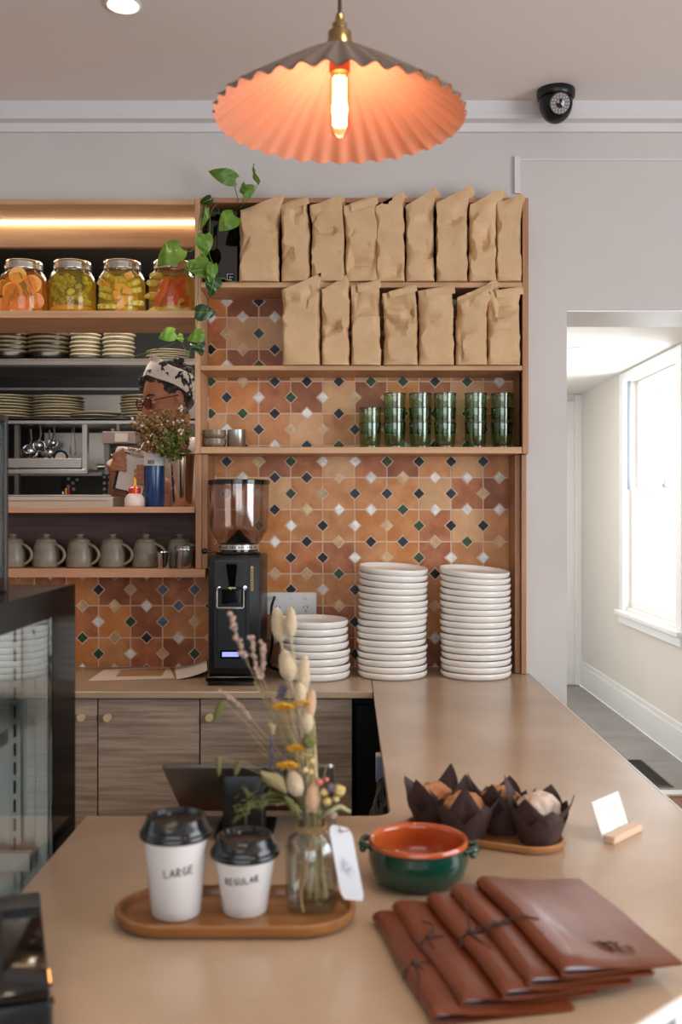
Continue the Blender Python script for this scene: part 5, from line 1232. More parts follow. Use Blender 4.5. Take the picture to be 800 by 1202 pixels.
# ------------------------------------------------------------------ foreground: wooden tray, cups, vase, dried bouquet
acacia = wood('acacia_wood', (108, 66, 32), (166, 112, 62), 'x', .8, .38, coat=.2, contrast=(.3, .7), objrand=0)
def stadium(hl, r, z, n=20, sk=0):
    return [(hl + r * math.cos(a), r * math.sin(a), z) for a in [R(-90 + 180 * k / n) for k in range(n + 1)]] + [(-hl + r * math.cos(a), r * math.sin(a), z) for a in [R(90 + 180 * k / n) for k in range(n + 1)]]
def stadium_tray(T, hl, prof, m, name='body'):
    """prof: (radius, z) loops"""
    b = MB(); n = None
    for i, (r, z) in enumerate(prof):
        ring = stadium(hl, r, z); n = len(ring); b.v += ring
        if i:
            o0 = (i - 1) * n; o1 = i * n
            for k in range(n): b.f.append([o0 + k, o0 + (k + 1) % n, o1 + (k + 1) % n, o1 + k]); b.m.append(0)
    b.f.append(list(reversed(range(n)))); b.m.append(0); b.f.append(list(range((len(prof) - 1) * n, len(prof) * n))); b.m.append(0)
    return b.build(name, m, T, smooth=40)
CTE = CT + .0004
T = thing('wooden_tray', 'oval acacia tray carrying two takeaway cups and the flower bottle', 'tray', (-.1465, 1.293, CTE))
stadium_tray(T, .086, [(.056, 0), (.065, .002), (.0695, .010), (.070, .0165), (.0685, .018), (.0635, .018), (.062, .016), (.060, .0075), (.057, .006)], acacia)
cupw = mat('white_paper_cup', (232, 230, 228), .55); lidk = mat('black_cup_lid', (13, 13, 14), .2, coat=.3)
ink = mat('marker_ink', (14, 14, 16), .5)
GL = {'L': [[(0, 1), (.05, 0), (.6, .06)]], 'A': [[(0, 0), (.35, 1), (.65, .05)], [(.12, .38), (.6, .42)]], 'R': [[(.05, 0), (.05, 1), (.5, .95), (.5, .6), (.08, .5), (.6, 0)]],
      'G': [[(.6, .85), (.3, 1), (0, .5), (.25, 0), (.6, .15), (.6, .45), (.35, .45)]], 'E': [[(.6, 1), (.08, .95), (.0, .5), (.0, .05), (.6, .0)], [(0, .5), (.5, .55)]], 'U': [[(0, 1), (.05, .15), (.3, 0), (.55, .15), (.6, 1)]]}
def cup(T, rb, rt, h, text, tz, ta, th_):
    b = MB(); b.lathe([(0, .004), (rb - .002, .004), (rb - .001, 0), (rb, .001), (rt, h - .004), (rt + .0015, h - .002), (rt, h), (rt - .002, h - .001)], 56, cap0=False, cap1=False); b.build('paper_body', cupw, T, smooth=50)
    L_ = rt + .0055
    def notch(r, z, a):
        # thumb notch in the raised ring toward the viewer, drink side
        d = (a - R(262)) ; d = (d + PI) % (2 * PI) - PI
        if z > h + .012: z -= .0085 * math.exp(-(d / .42) ** 4) if r > rt - .012 else 0
        return r, z
    b = MB(); b.lathe([(rt - .001, h - .006), (L_ - .002, h - .007), (L_, h - .005), (L_, h - .001), (L_ - .001, h + .001), (L_ - .003, h + .002), (L_ - .0035, h + .006), (rt - .0005, h + .009), (rt - .003, h + .017), (rt - .0045, h + .0195), (rt - .008, h + .0195), (rt - .0105, h + .014), (rt * .5, h + .012), (0, h + .0125)], 72, cap0=False, cap1=False, fn=notch); ld = b.build('lid', lidk, T, smooth=40)
    b = MB(); a = R(262); b.box((0, 0, 0), (.016, .010, .010), .003, M=TR(((rt - .0055) * math.cos(a), (rt - .0055) * math.sin(a), h + .0075), 0, 0, -8), seg=2); b.build('sip_spout', lidk, ld)
    # handwriting on the cone
    b = MB(); x0 = 0
    for ch in text:
        for st_ in GL[ch]:
            den = []
            for i in range(len(st_) - 1):
                for k in range(4): t = k / 4; den.append((st_[i][0] * (1 - t) + st_[i + 1][0] * t, st_[i][1] * (1 - t) + st_[i + 1][1] * t))
            den.append(st_[-1]); pts = []
            for (u_, v_) in den:
                zc = tz + v_ * th_ + x0 * .10 * th_; r = rb + (rt - rb) * zc / h + .0003; aa = ta + (x0 + u_) * th_ * .86 / r
                pts.append((r * math.cos(aa), r * math.sin(aa), zc))
            b.tube(pts, .0008, 5)
        x0 += .92
    b.build('handwriting', ink, T, smooth=0)
T = thing('coffee_cup', 'larger white takeaway cup with black lid reading LARGE', 'cup', (-.2248, 1.2955, CTE + .0066))
cup(T, .0315, .0415, .1075, 'LARGE', .058, R(270 - 14), .0102)
T = thing('coffee_cup', 'smaller white takeaway cup with black lid reading REGULAR', 'cup', (-.1358, 1.303, CTE + .0066))
cup(T, .0285, .0400, .080, 'REGULAR', .044, R(270 - 38), .0086)
# glass bottle vase
BV = Vector((-.0495, 1.318, CTE + .0066))
T = thing('bottle_vase', 'clear glass bottle vase with twine and dried flowers on the tray', 'vase', BV)
bgls = glass('bottle_glass', (240, 242, 238), .3, .01, 1.5)
b = MB(); b.lathe([(0, .006), (.026, .005), (.031, .0), (.0335, .002), (.0345, .010), (.0345, .078), (.031, .090), (.020, .099), (.0185, .104), (.0185, .120), (.0215, .123), (.0215, .127), (.0195, .1275), (.0170, .124), (.0165, .104), (.018, .098), (.029, .088), (.0318, .078), (.0318, .014), (.028, .009), (0, .009)], 48, cap0=False, cap1=False); b.build('glass', bgls, T, smooth=60)
twm = mat('jute_twine', (168, 134, 92), .8, bump=.4, bscale=300)
b = MB()
for dz_ in (0, .003, .006): b.tube([(.0198 * math.cos(a), .0198 * math.sin(a), .1015 + dz_ + .001 * math.sin(3 * a)) for a in [2 * PI * k / 24 for k in range(24)]], .0011, 6, closed=True)
b.tube(bez([(.012, -.018, .104), (.004, -.034, .102), (-.004, -.0365, .07), (-.008, -.0365, .045), (-.012, -.0365, .03), (-.009, -.0365, .006)], 5), .0011, 6)
b.tube(bez([(.014, -.016, .104), (.024, -.028, .112), (.034, -.024, .102), (.022, -.024, .097), (.013, -.018, .103)], 5), .0011, 6)
b.tube(bez([(.014, -.016, .104), (.030, -.030, .098), (.044, -.034, .082), (.060, -.03, .07), (.062, -.03, .085)], 5), .0009, 6)
b.build('twine', twm, T)
tg = thing('gift_tag', 'white paper tag with faint script hanging from the bottle neck', 'tag', (BV.x + .03, BV.y - .03, BV.z + .05))
tm = mat('tag_card', (212, 214, 222), .6)
c4 = [at(385, 967, 1.275), at(412, 973, 1.275), at(428, 1058, 1.245), at(401, 1055, 1.245)]
c4 = [Vector((c.x, c.y, max(c.z, CT + .004))) for c in c4]
def tgf(u, v):
    p = c4[0].lerp(c4[1], u).lerp(c4[3].lerp(c4[2], u), v)
    k = .35 * (1 - min(1, v * 9)) ** 2 + .25 * (1 - min(1, (1 - v) * 9)) ** 2; cc = c4[0].lerp(c4[1], .5).lerp(c4[3].lerp(c4[2], .5), v); return p.lerp(cc, k) + Vector((0, -.004 * math.sin(PI * v), 0))
b = MB(); b.grid(tgf, 9, 19, thick=.0006); b.build('card', tm, tg, w=True)
b = MB()
def tp(u, v): return Vector(tgf(u, v)) + Vector((0, -.0012, .0003))
for st_ in ([(.25, .52), (.45, .42), (.3, .56), (.55, .46), (.5, .6), (.75, .5)], [(.35, .5), (.42, .62), (.6, .55), (.8, .62)], [(.2, .6), (.4, .58), (.6, .68)]): b.tube(bez([tp(*q) for q in st_], 4), .00035, 5)
b.build('script_mark', mat('faint_ink', (160, 166, 180), .7), tg, w=True)
b = MB(); b.tube([tp(.5 + .07 * math.cos(a), .06 + .02 * math.sin(a)) for a in [2 * PI * k / 12 for k in range(12)]], .0006, 5, closed=True); b.build('eyelet', steel, tg, w=True)
b = MB(); b.tube(bez([BV + Vector((.016, -.013, .104)), tp(.3, .0) + Vector((0, -.002, .008)), tp(.5, .06), tp(.7, .02) + Vector((.01, 0, .0)), BV + Vector((.02, -.008, .104))], 6), .0006, 5); b.build('string', twm, tg, w=True)

bq = thing('dried_bouquet', 'dried bunny tails, yellow yarrow and lavender standing in the glass bottle', 'flowers', BV + Vector((0, 0, .115)))
bun = mat('bunny_tail_fluff', (200, 180, 148), .95, c2=(180, 158, 126), nscale=60, bump=.6, bscale=160, sheen=.6); bunp = mat('bunny_tail_peach', (196, 158, 122), .95, bump=.6, bscale=160, sheen=.6)
yel = mat('yarrow_yellow', (206, 150, 40), .8, objrand=.12); yelp = mat('pale_yellow_bud', (196, 172, 110), .8, objrand=.1); lav = mat('lavender_dry', (172, 146, 130), .85, objrand=.12); lavd = mat('lavender_dark', (96, 88, 104), .8); pinkb = mat('pink_bud', (206, 110, 104), .7)
stg = mat('dried_green_stem', (150, 136, 92), .8, objrand=.15); stp = mat('pale_straw', (204, 186, 146), .8); grn = mat('dried_green', (104, 104, 54), .8, objrand=.2)
N0 = BV + Vector((0, 0, .12))
def stem_to(px, py, Y=1.318, r=.0009, m=stg, bend=0, low=True):
    p = at(px, py, Y); rs_ = random.uniform
    q0 = BV + Vector((rs_(-.006, .022), rs_(-.012, .012), .012)); q1 = N0 + Vector((rs_(-.012, .012), rs_(-.01, .01), 0)); q2 = q1.lerp(p, .5) + Vector((bend, 0, .01))
    b = MB(); b.tube(bez([q0, q1, q2, p] if low else [q1, q2, p], 6), r, 5); b.build('stem', m, bq, w=True); return p
def tail(px, py, w, h, ang=0, m=bun, Y=1.30):
    """px,py centre of the fluffy head"""
    a = R(ang); k = Y / F; base = (px - math.sin(a) * h / 2 * -1 * -1, py + math.cos(a) * h / 2)
    base = (px - math.sin(a) * h / 2, py + math.cos(a) * h / 2)
    stem_to(base[0], base[1], Y, .0011, stp)
    c = at(px, py, Y); rot = Matrix.Rotation(a, 3, 'Y')
    b = MB(); bm = bmesh.new(); bmesh.ops.create_icosphere(bm, subdivisions=4, radius=1)
    for v in bm.verts:
        p = v.co.copy(); n_ = 1 + .09 * mn.noise(p * 9 + Vector((px, py, 0))) + .05 * mn.noise(p * 22); tz_ = 1 - .16 * p.z; v.co = rot @ Vector((p.x * w / 2 * k * n_ * tz_, p.y * w / 2 * k * n_ * tz_, p.z * h / 2 * k * n_)) + c
    b.frombm(bm); b.build('bunny_tail', m, bq, w=True, smooth=180)
for q in ((327, 733, 17, 40, -8), (341, 730, 14, 36, 0), (337, 781, 19, 38, -12), (356, 793, 15, 50, 4), (352, 815, 14, 28, 0), (364, 827, 13, 36, 8, bunp), (360, 846, 15, 28, 0), (346, 919, 19, 31, -16), (367, 936, 16, 34, 3, bunp)):
    tail(*q[:5], m=q[5] if len(q) > 5 else bun, Y=1.30 + random.uniform(-.01, .012))
def yarrow(px, py, w, m=yel, Y=1.29, n=34):
    stem_to(px, py + 3, Y, .001, stg); c = at(px, py, Y); rw = w / 2 * Y / F; b = MB()
    for k in range(n):
        a = k * 2.4; r_ = rw * math.sqrt((k + .5) / n); b.ico(c + Vector((r_ * math.cos(a), r_ * math.sin(a) * .6 * -1, .003 * (1 - (r_ / rw) ** 2) + random.uniform(-.001, .001) + .42 * r_ * math.sin(a))), rw * .19, 1)
    b.build('yarrow_head', m, bq, w=True, kind='stuff', smooth=60)
yarrow(332, 830, 24, n=40); yarrow(354, 827, 22); yarrow(347, 879, 20); yarrow(337, 899, 24, n=46); yarrow(337, 843, 9, n=12); yarrow(362, 889, 16, yelp, n=18)
def spike(pts, m=lav, n=16, r=.0034, Y=1.30, stem=True, jit=.003):
    """lavender like spike from bottom to top, given in picture points"""
    P3 = [at(x, y, Y) for x, y in pts]
    if stem: stem_to(pts[0][0], pts[0][1], Y, .0009, stg)
    pp_ = bez(P3, 8); b = MB(); b.tube(pp_, .0009, 5)
    for k in range(n):
        p = pp_[int(k / max(1, n - 1) * (len(pp_) - 1))]
        for _ in range(3): b.ico(p + Vector([random.uniform(-jit, jit) for _ in range(3)]), r * random.uniform(.7, 1.1), 1, nz=.3)
    b.build('lavender_spike', m, bq, w=True, kind='stuff', smooth=60)
spike([(287, 771), (281, 755), (275, 738), (269, 720)], n=9, r=.0040); spike([(303, 796), (299, 780), (297, 765), (294, 750)], n=9, r=.0036); spike([(306, 792), (308, 778), (309, 764), (308, 756)], n=8, r=.0036)
spike([(293, 842), (281, 829), (270, 820), (259, 812)], n=12, r=.0024, jit=.002); spike([(328, 818), (331, 812), (333, 805)], lavd, n=6, r=.0036); spike([(317, 900), (320, 885), (318, 868)], lavd, n=10, r=.0022); spike([(322, 822), (326, 824)], lav, n=4, r=.003)
spike([(327, 925), (330, 905), (333, 885)], lavd, n=9, r=.002)
for q in ((375, 918, pinkb, .0045), (383, 915, pinkb, .003), (388, 925, lavd, .006), (380, 930, yelp, .005), (398, 928, yelp, .0075), (384, 941, yelp, .0055), (394, 938, yelp, .0045), (400, 948, grn, .004), (391, 957, lav, .005), (372, 946, lav, .003), (362, 870, grn, .009), (366, 893, yelp, .004), (364, 906, yelp, .004), (358, 904, stp, .004)):
    stem_to(q[0], q[1], 1.29, .0009, stg, low=False); b = MB(); b.ico(at(q[0], q[1], 1.29), q[3], 3, nz=.35); b.build('bud', q[2], bq, w=True, smooth=60)
def drleaf(pb, pt, w, m=grn, Y=1.29):
    a, c = at(*pb, Y), at(*pt, Y); s_ = (c - a).cross(Vector((0, 1, 0))).normalized() * w * Y / F / 2
    b = MB(); b.grid(lambda u, v: a.lerp(c, v) + s_ * (2 * u - 1) * math.sin(PI * min(1, .06 + v * .93)) ** .8 + Vector((0, -.004 * math.sin(PI * u), .003 * math.sin(v * 5))), 7, 9, thick=.0004); b.build('leaf', m, bq, w=True, smooth=60)
stem_to(324, 945, 1.29, low=False); drleaf((336, 930), (306, 903), 17, mat('leaf_olive_tan', (150, 134, 96), .8))
drleaf((262, 822), (252, 845), 10); stem_to(262, 822, 1.29, low=False, r=.0006); drleaf((256, 888), (257, 908), 7); stem_to(257, 888, 1.29, low=False, r=.0005); drleaf((281, 893), (276, 908), 8); stem_to(283, 893, 1.29, low=False, r=.0005)
drleaf((345, 955), (334, 930), 10); drleaf((350, 958), (342, 938), 8); drleaf((320, 862), (316, 845), 12, mat('leaf_olive_tan', (0, 0, 0)))
for k in range(26):
    stem_to(random.gauss(348, 14), random.uniform(830, 900), 1.318 + random.uniform(-.012, .012), .0007, random.choice([stg, stp, stg, grn]), bend=random.uniform(-.008, .008))
for k in range(12): stem_to(random.uniform(357, 372), random.uniform(838, 905), 1.312, .0013, stp)
# wispy green at left
for k in range(42):
    a = random.uniform(0, 1); x = 312 - 32 * a + random.uniform(-8, 8); y = 928 + 26 * a + random.uniform(-14, 12); c = at(x, y, 1.28); b = MB(); d = Vector((random.uniform(-1, .2), random.uniform(-.3, .3), random.uniform(-1, .6))).normalized() * random.uniform(.008, .018)
    b.tube([c, c + d * .5 + Vector((0, 0, .002)), c + d], [.0008, .0006, .0002], 4); b.build('wisp', grn, bq, w=True)
for k in range(6): stem_to(285 + k * 6, 950 - k * 4, 1.285, .0006, grn, low=False)
b = MB(); b.tube(bez([N0 + Vector((.012, -.006, -.002)), at(384, 955, 1.28), at(398, 947, 1.28), at(411, 953, 1.28)], 6), [.002 + .0012 * math.sin(PI * i / 18) for i in range(19)], 8, flat=.6); b.build('curled_leaf', mat('curl_sage', (156, 156, 116), .7), bq, w=True)
stem_to(298, 800, 1.30, .0009); stem_to(303, 880, 1.30, .0007); stem_to(290, 855, 1.30, .0006)

# ------------------------------------------------------------------ green bowl
BC = Vector((.100, 1.425, CTE))
T = thing('bowl', 'glossy green bowl glazed orange inside with two small loop handles', 'bowl', BC)
gG = mat('green_glaze', (14, 50, 40), .12, c2=(18, 60, 46), nscale=6, coat=.6); oG = mat('orange_glaze', (184, 90, 42), .16, c2=(164, 66, 28), nscale=9, coat=.6)
b = MB(); b.lathe([(0, .002), (.046, .002), (.050, 0), (.056, .002), (.066, .012), (.0715, .030), (.072, .042), (.0705, .050), (.071, .055)], 64, cap0=False, cap1=False); b.build('body', gG, T, smooth=60)
b = MB(); b.lathe([(.071, .055), (.0715, .059), (.069, .062), (.0655, .061), (.063, .055), (.066, .040), (.064, .022), (.054, .010), (.03, .0065), (0, .006)], 64, cap0=False, cap1=False); b.build('inner_glaze', oG, T, smooth=60)
for s in (-1, 1):
    b = MB(); pts = bez([(s * .068, -.016, .050), (s * .080, -.013, .053), (s * .083, 0, .048), (s * .080, .013, .053), (s * .068, .016, .050)], 6); b.tube(pts, .0045, 10, M=Rot(0, 0, -10)); b.ico((s * .0785, -.014, .046), .0055, 2, M=Rot(0, 0, -10)); b.build('handle', gG, T, smooth=60)

# ------------------------------------------------------------------ muffins on oval board
MBc = Vector((.2165, 1.612, CTE))
T = thing('serving_board', 'oval wooden board carrying four brown paper muffins', 'board', MBc, rz=-24)
stadium_tray(T, .080, [(.040, 0), (.050, .001), (.0535, .007), (.054, .0115), (.0525, .013), (.049, .013), (.0475, .0115), (.046, .006), (.044, .0055)], wood('honey_board', (140, 92, 52), (176, 122, 74), 'x', .8, .35, coat=.2, objrand=0))
papr = mat('brown_tulip_paper', (58, 40, 38), .6, c2=(68, 48, 45), nscale=20, bump=.1, bscale=60); crumb = mat('muffin_crumb', (138, 78, 40), .8, c2=(196, 142, 98), nscale=30, bump=1, bscale=50); sugar = mat('sugar_dusted_top', (206, 184, 168), .9, c2=(170, 116, 76), nscale=26, contrast=(.5, .72), bump=1, bscale=50)
def muffin(x, y, lab, rot, topm, seedk, s=1.0, hgt=.044):
    T = thing('muffin', lab, 'muffin', (x, y, CTE + .0062), rz=rot, group='muffins in brown tulip paper')
    rs = random.Random(seedk)
    def fn(u, t):
        a = 2 * PI * u; f = (u * 4) % 1; pk = 1 - abs(f * 2 - 1)            # four points
        pleat = math.cos(4 * a * 2 + 1) * .0016
        spike_ = pk ** 1.25
        zt = .046 + .042 * spike_ * (1 + .25 * math.sin(a * 1.5 + seedk)); z = t * zt
        flare = .0275 + .013 * min(1, t * 1.3) + .013 * max(0, t - .45) / .55 * (.35 + spike_)
        r = flare + pleat * (1 - t * .4) + .0012 * mn.noise(Vector((a * 2, t * 5, seedk)))
        if t > .55: r *= 1 + .05 * math.sin(9 * a + t * 4) * (t - .55)
        return (r * s * math.cos(a), r * s * math.sin(a), z * s)
    b = MB(); b.grid(fn, 80, 18, wrap=True, thick=.0004); b.build('tulip_paper', papr, T, smooth=22)
    # second folded sheet turned by 45 degrees gives the creased diamond flaps
    def fn3(u, t):
        a = 2 * PI * u + PI / 4; f = (u * 4) % 1; pk = 1 - abs(f * 2 - 1); zt = .032 + .030 * pk ** .8; z = .001 + t * zt
        r = .0295 + .0145 * min(1, z / .045) + .004 * pk * t; return (r * s * math.cos(a), r * s * math.sin(a), z * s)
    b = MB(); b.grid(fn3, 64, 12, wrap=True, thick=.0004); b.build('outer_fold', papr, T, smooth=18)
    b = MB(); b.lathe([(0, .001), (.022, .001), (.029, hgt * .9), (.030, hgt), (0, hgt)], 24, cap0=False, cap1=False); b.build('cake', crumb, T)
    b = MB(); bm = bmesh.new(); bmesh.ops.create_icosphere(bm, subdivisions=4, radius=1)
    for v in bm.verts:
        p = v.co.copy(); n_ = 1 + .20 * mn.noise(p * 2.4 + Vector((seedk, 0, 0))) + .08 * mn.noise(p * 7) + .04 * mn.noise(p * 16); v.co = Vector((p.x * .0325 * n_, p.y * .0325 * n_, hgt + .004 + max(-.2, p.z) * .024 * n_))
    b.frombm(bm); b.build('muffin_top', topm, T, smooth=180)
muffin(.142, 1.648, 'brown paper muffin at the far left end of the board', 10, crumb, 1, .98)
muffin(.186, 1.592, 'brown paper muffin with golden top in front on the left', 38, crumb, 2, 1.0)
muffin(.250, 1.628, 'brown paper muffin behind, between the golden and sugared ones', 22, crumb, 3, .98)
muffin(.301, 1.572, 'brown paper muffin with sugar-dusted top at the right end', 14, sugar, 4, 1.0, .050)

# ------------------------------------------------------------------ price card in block
T = thing('card_holder', 'pale wooden block holding a white marbled card right of the muffins', 'card holder', (.447, 1.617, CTE), rz=47)
b = MB(); b.box((0, 0, .006), (.095, .018, .012), .001); b.build('block', wood('pale_beech', (206, 172, 146), (222, 190, 164), 'x', 1, .5, objrand=0), T)
b = MB(); b.box((-.004, .009, .036), (.088, .0016, .062), .0004, M=Rot(-20, 0, 0)); b.build('card', mat('marbled_card', (222, 220, 212), .3, c2=(200, 196, 182), nscale=22, contrast=(.45, .62)), T)

# ------------------------------------------------------------------ leather menu folders, fanned
leather = mat('tan_leather', (98, 45, 22), .34, c2=(114, 56, 30), nscale=9, detail=6, bump=.18, bscale=160, coat=.08, objrand=.04); ledge = mat('leather_edge', (84, 52, 26), .8, bump=.4, bscale=200); lace = mat('dark_lace', (48, 26, 22), .6)
pg = mat('menu_pages', (206, 206, 214), .8); stamp = mat('stamp_ink', (62, 32, 28), .7)
tls = [(437, 1073), (459, 1061), (499, 1052), (528, 1041), (559.5, 1031.6)]; bls = [(508.6, 1197), (541, 1175), (588, 1159), (614, 1142), (656, 1134)]
fl_lab = ['lowest folder at the left end of the fan', 'second folder from the left', 'middle folder with an upright lace', 'fourth folder from the left, laced across', 'top folder with the stamped mark']
WF = .158
for i in range(5):
    zb = CT + .0008 + i * .0078
    Ysp = zb + .012
    p0 = onz(*tls[i], Ysp); p1 = onz(*bls[i], Ysp); L_ = .262
    d = (p1 - p0); ang = math.atan2(d.y, d.x); d2 = Vector((d.x, d.y, 0)).normalized()
    acr = Vector((-d2.y, d2.x, 0))
    T = thing('menu_folder', 'tan leather menu folder tied with lace, ' + fl_lab[i] if i < 4 else 'tan leather menu folder, ' + fl_lab[i], 'menu', (p0.x, p0.y, zb), group='leather menu folders fanned on the counter')
    def q(a, c, z): return d2 * a + acr * c + Vector((0, 0, z))
    drop = .0078 * i * .38                                     # right side sinks onto the folders below
    def zz_(c, z): return z - drop * min(1, c / WF)
    skew = -.0 - .006 * i
    # cover: front sheet, rolled spine, back sheet as one bent leather
    prof_ = [(WF, .0040), (WF * .8, .0046), (WF * .55, .0062), (.045, .0104), (.032, .0138), (.022, .0150), (.012, .0158), (.005, .0145), (.0005, .0105), (-.0005, .0065), (.002, .0028), (.008, .0008), (.03, .0004), (WF * .6, .0004), (WF - .002, .0004)]
    prof_ = [(c, z * (1.0 if z > .003 else 1)) for c, z in prof_]
    NL = 15
    def cov(u, v):
        k = v * (len(prof_) - 1); i0 = min(int(k), len(prof_) - 2); t = k - i0
        c = prof_[i0][0] * (1 - t) + prof_[i0 + 1][0] * t; z = prof_[i0][1] * (1 - t) + prof_[i0 + 1][1] * t
        a = u * L_ + (c / WF) * skew; bulge = 1 + .10 * math.sin(PI * u) - (.22 * (u > .97)) * (z > .003)
        wob = .0010 * mn.noise(Vector((a * 14, c * 18, i * 7))) if z > .004 else 0
        return q(a, c + .0012 * math.sin(u * 9 + i), zz_(c, z * bulge + wob))
    b = MB(); b.grid(cov, 26, 53, thick=-.0014 if False else .0014); b.build('cover', leather, T, smooth=50)
    b = MB()
    for (c0_, c1_, z0_, z1_) in ((.008, WF - .03, .0022, .0030),):
        vs = [q(a, c, zz_(c, z)) for a in (.02, L_ - .02) for c in (c0_, c1_) for z in (z0_, z1_)]; b.add(vs, [(0, 1, 3, 2), (4, 6, 7, 5), (0, 4, 5, 1), (2, 3, 7, 6), (0, 2, 6, 4), (1, 5, 7, 3)])
    b.add([q(L_ - .012, c, zz_(c, z)) for c, z in ((.006, .0040), (.006, .0090), (.012, .0118), (.020, .0118), (.034, .0096), (.045, .0070), (.058, .0046))] + [q(.01, c, zz_(c, z)) for c, z in ((.006, .0040), (.006, .0090), (.012, .0118), (.020, .0118), (.034, .0096), (.045, .0070), (.058, .0046))],
          [tuple(range(7)), tuple(range(13, 6, -1))] + [(k, (k + 1) % 7, 7 + (k + 1) % 7, 7 + k) for k in range(7)])
    b.build('pages', pg, T, smooth=0)
    if i < 4:
        b = MB(); m_ = [.60, .46, .50, .52][i] * L_
        b.tube(bez([q(m_ - .004, .030, .0158), q(m_, .014, .0176), q(m_ + .004, .001, .0140), q(m_ + .010, -.0028, .006)], 5), .0014, 6)
        knot = q(m_, .012, .0180); b.ico(knot, .0042, 2, sc_=(1.2, 1, .8), nz=.4)
        ends = [[(.03, -.004, .012), (.055, -.012, -.002)], [(-.02, .012, .014), (-.045, .006, .010)], [(-.03, .008, .018), (-.058, .010, .030)], [(.004, .028, .018), (.010, .050, .014)]][i]
        b.tube(bez([knot] + [knot + d2 * e[0] + acr * e[1] + Vector((0, 0, max(e[2] - .010, -.012))) for e in ends], 5), .0012, 6)
        e2 = [[(.018, .006, .008), (.035, .004, .004)], [(.02, -.004, .010), (.045, .002, .002)], [(.02, .002, .010), (.048, .012, .006)], [(.010, -.008, .014), (.004, -.028, .008)]][i]
        b.tube(bez([knot] + [knot + d2 * e[0] + acr * e[1] + Vector((0, 0, max(e[2] - .010, -.008))) for e in e2], 5), .0012, 6)
        b.build('lace', lace, T)
    else:
        b = MB(); cx_, cy_ = .200, .085                        # stamped script mark, branded near the lower middle
        def sp_(u, v):                                          # u across, v along
            c = cy_ + u * .030; a = cx_ + v * .020; zt = .0064 - (c - .085) * .024
            return q(a, c, zz_(c, zt) + .0011)
        strokes = [[(-1, -.5), (-.8, -.2), (-.6, -.6), (-.4, -.15), (-.2, -.6), (0, -.2), (.2, -.55), (.5, -.25), (.6, -.5)], [(-.7, .1), (-.4, -.1), (-.3, .3), (-.05, -.05), (.1, .35), (.3, 0), (.5, .3), (.8, .0), (1, .3)], [(-.3, .5), (-.1, .3), (0, .65), (.3, .4), (.4, .7), (.7, .4), (.9, .75)], [(-.9, -.35), (.0, -.4), (.55, -.35)], [(-.2, -.4), (0, .1), (.1, .5)]]
        for s_ in strokes: b.tube(bez([sp_(*k) for k in s_], 4), .0007, 4, flat=.5)
        b.build('stamped_mark', stamp, T, smooth=0)

# ------------------------------------------------------------------ tablet on stand
T = thing('tablet', 'grey tablet seen from behind, tilted at the far counter edge', 'tablet', at(291, 925, 1.66))
a_, b_, c_, d_ = at(190, 899, 1.58), at(392, 897, 1.58), at(391, 950, 1.79), at(215, 950, 1.79)
Yt, Yb_ = 1.58, 1.765
a_, b_ = at(190, 899, Yt), at(392, 898, Yt); d_ = Vector((a_.x, Yb_, CAMZ - 350 * Yb_ / F)); c_ = Vector((b_.x, Yb_, d_.z))
def tb(off, name, m, ins=0):
    ex = (b_ - a_).normalized(); ey = (d_ - a_).normalized(); n_ = ex.cross(ey).normalized()
    if n_.y > 0: n_ = -n_
    W_, H_ = (b_ - a_).length, (d_ - a_).length; o0 = (a_ + c_) / 2
    M_ = Matrix((ex.to_4d(), ey.to_4d(), n_.to_4d(), (0, 0, 0, 1))).transposed(); 
    for r_ in range(3): M_[r_][3] = o0[r_]
    M_[3] = (0, 0, 0, 1)
    b = MB(); b.box((0, 0, off), (W_ - ins, H_ - ins, .007 if not ins else .001), .002 if not ins else 0, M=M_, seg=2); return b.build(name, m, T, w=True)
tb(0, 'body', mat('space_grey', (92, 88, 86), .35, .7)); tb(-.0042, 'screen', blackg, .012)
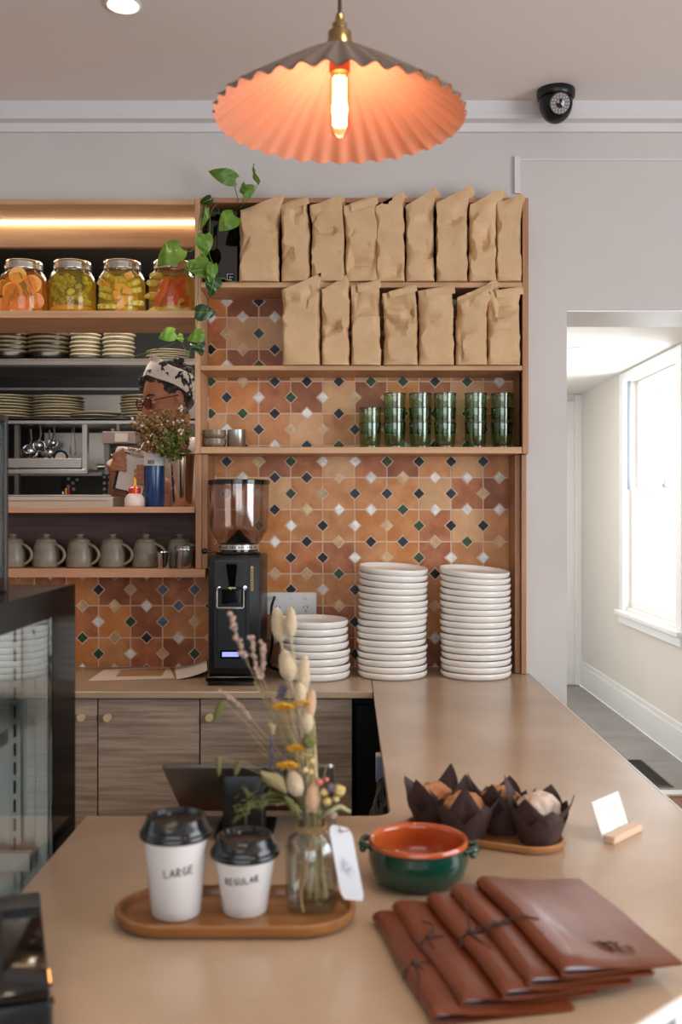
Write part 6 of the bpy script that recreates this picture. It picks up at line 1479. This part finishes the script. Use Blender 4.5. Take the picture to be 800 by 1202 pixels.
b = MB(); b.ico(b_ + Vector((-.006, -.003, -.001)), .0035, 2); b.build('camera_lens', mat('lens_white', (210, 214, 226), .2), T, w=True)
T = thing('tablet_stand', 'matt black upright stand supporting the grey tablet', 'stand', (-.170, 1.655, CTE))
b = MB(); b.box((0, -.035, .055), (.070, .018, .100), .004, seg=2); b.box((0, -.008, .0045), (.095, .10, .009), .003); b.build('body', black, T)
b = MB(); b.box((.030, -.0445, .05), (.0025, .002, .09), .0005); b.build('edge_strip', mat('stand_sheen', (60, 70, 84), .3, .5), T)

# ------------------------------------------------------------------ receipt printer bottom left
Mx_ = (onz(50, 1048, .958), onz(63, 1163, .958))
rc = (Mx_[0] + Mx_[1]) / 2; az = math.degrees(math.atan2(Mx_[1].x - Mx_[0].x, -(Mx_[1].y - Mx_[0].y)))
T = thing('receipt_printer', 'glossy black receipt printer with amber light at the lower left corner', 'printer', (rc.x, rc.y, CTE), rz=az)
Lp = (Mx_[0] - Mx_[1]).length; hp_ = .058
b = MB(); b.bx(-.16, -.002, -Lp / 2, Lp / 2, .001, hp_ - .010, .006, seg=2); b.build('body', black, T)
b = MB(); b.bx(-.158, -.003, -Lp / 2 + .004, Lp / 2 - .045, hp_ - .0095, hp_, .003, seg=2); b.build('lid', blackg, T)
b = MB(); b.bx(-.158, -.003, Lp / 2 - .042, Lp / 2, hp_ - .0095, hp_ + .003, .004, seg=2); b.build('rear_cover', mat('grey_black_plastic', (40, 40, 42), .45), T)
b = MB(); b.bx(-.052, -.047, -Lp / 2 + .01, Lp / 2 - .05, hp_ - .0005, hp_ + .0008); b.build('lid_groove', blackm, T)
b = MB(); b.bx(-.0025, .001, -.055, -.028, .026, .034, .001); b.build('amber_light', mat('amber_led', (255, 176, 90), emit=(255, 170, 90), estr=2.5), T)
b = MB(); b.bx(-.0025, .0015, -Lp / 2 + .01, -Lp / 2 + .03, .008, .040, .002); b.bx(-.0025, .0012, -.085, -.07, .03, .038, .001); b.build('chrome_clip', chrome, T)
b = MB(); b.bx(-.15, -.012, -Lp / 2 - .003, -Lp / 2 + .002, .010, .030, .002); b.build('paper_slot', blackg, T)
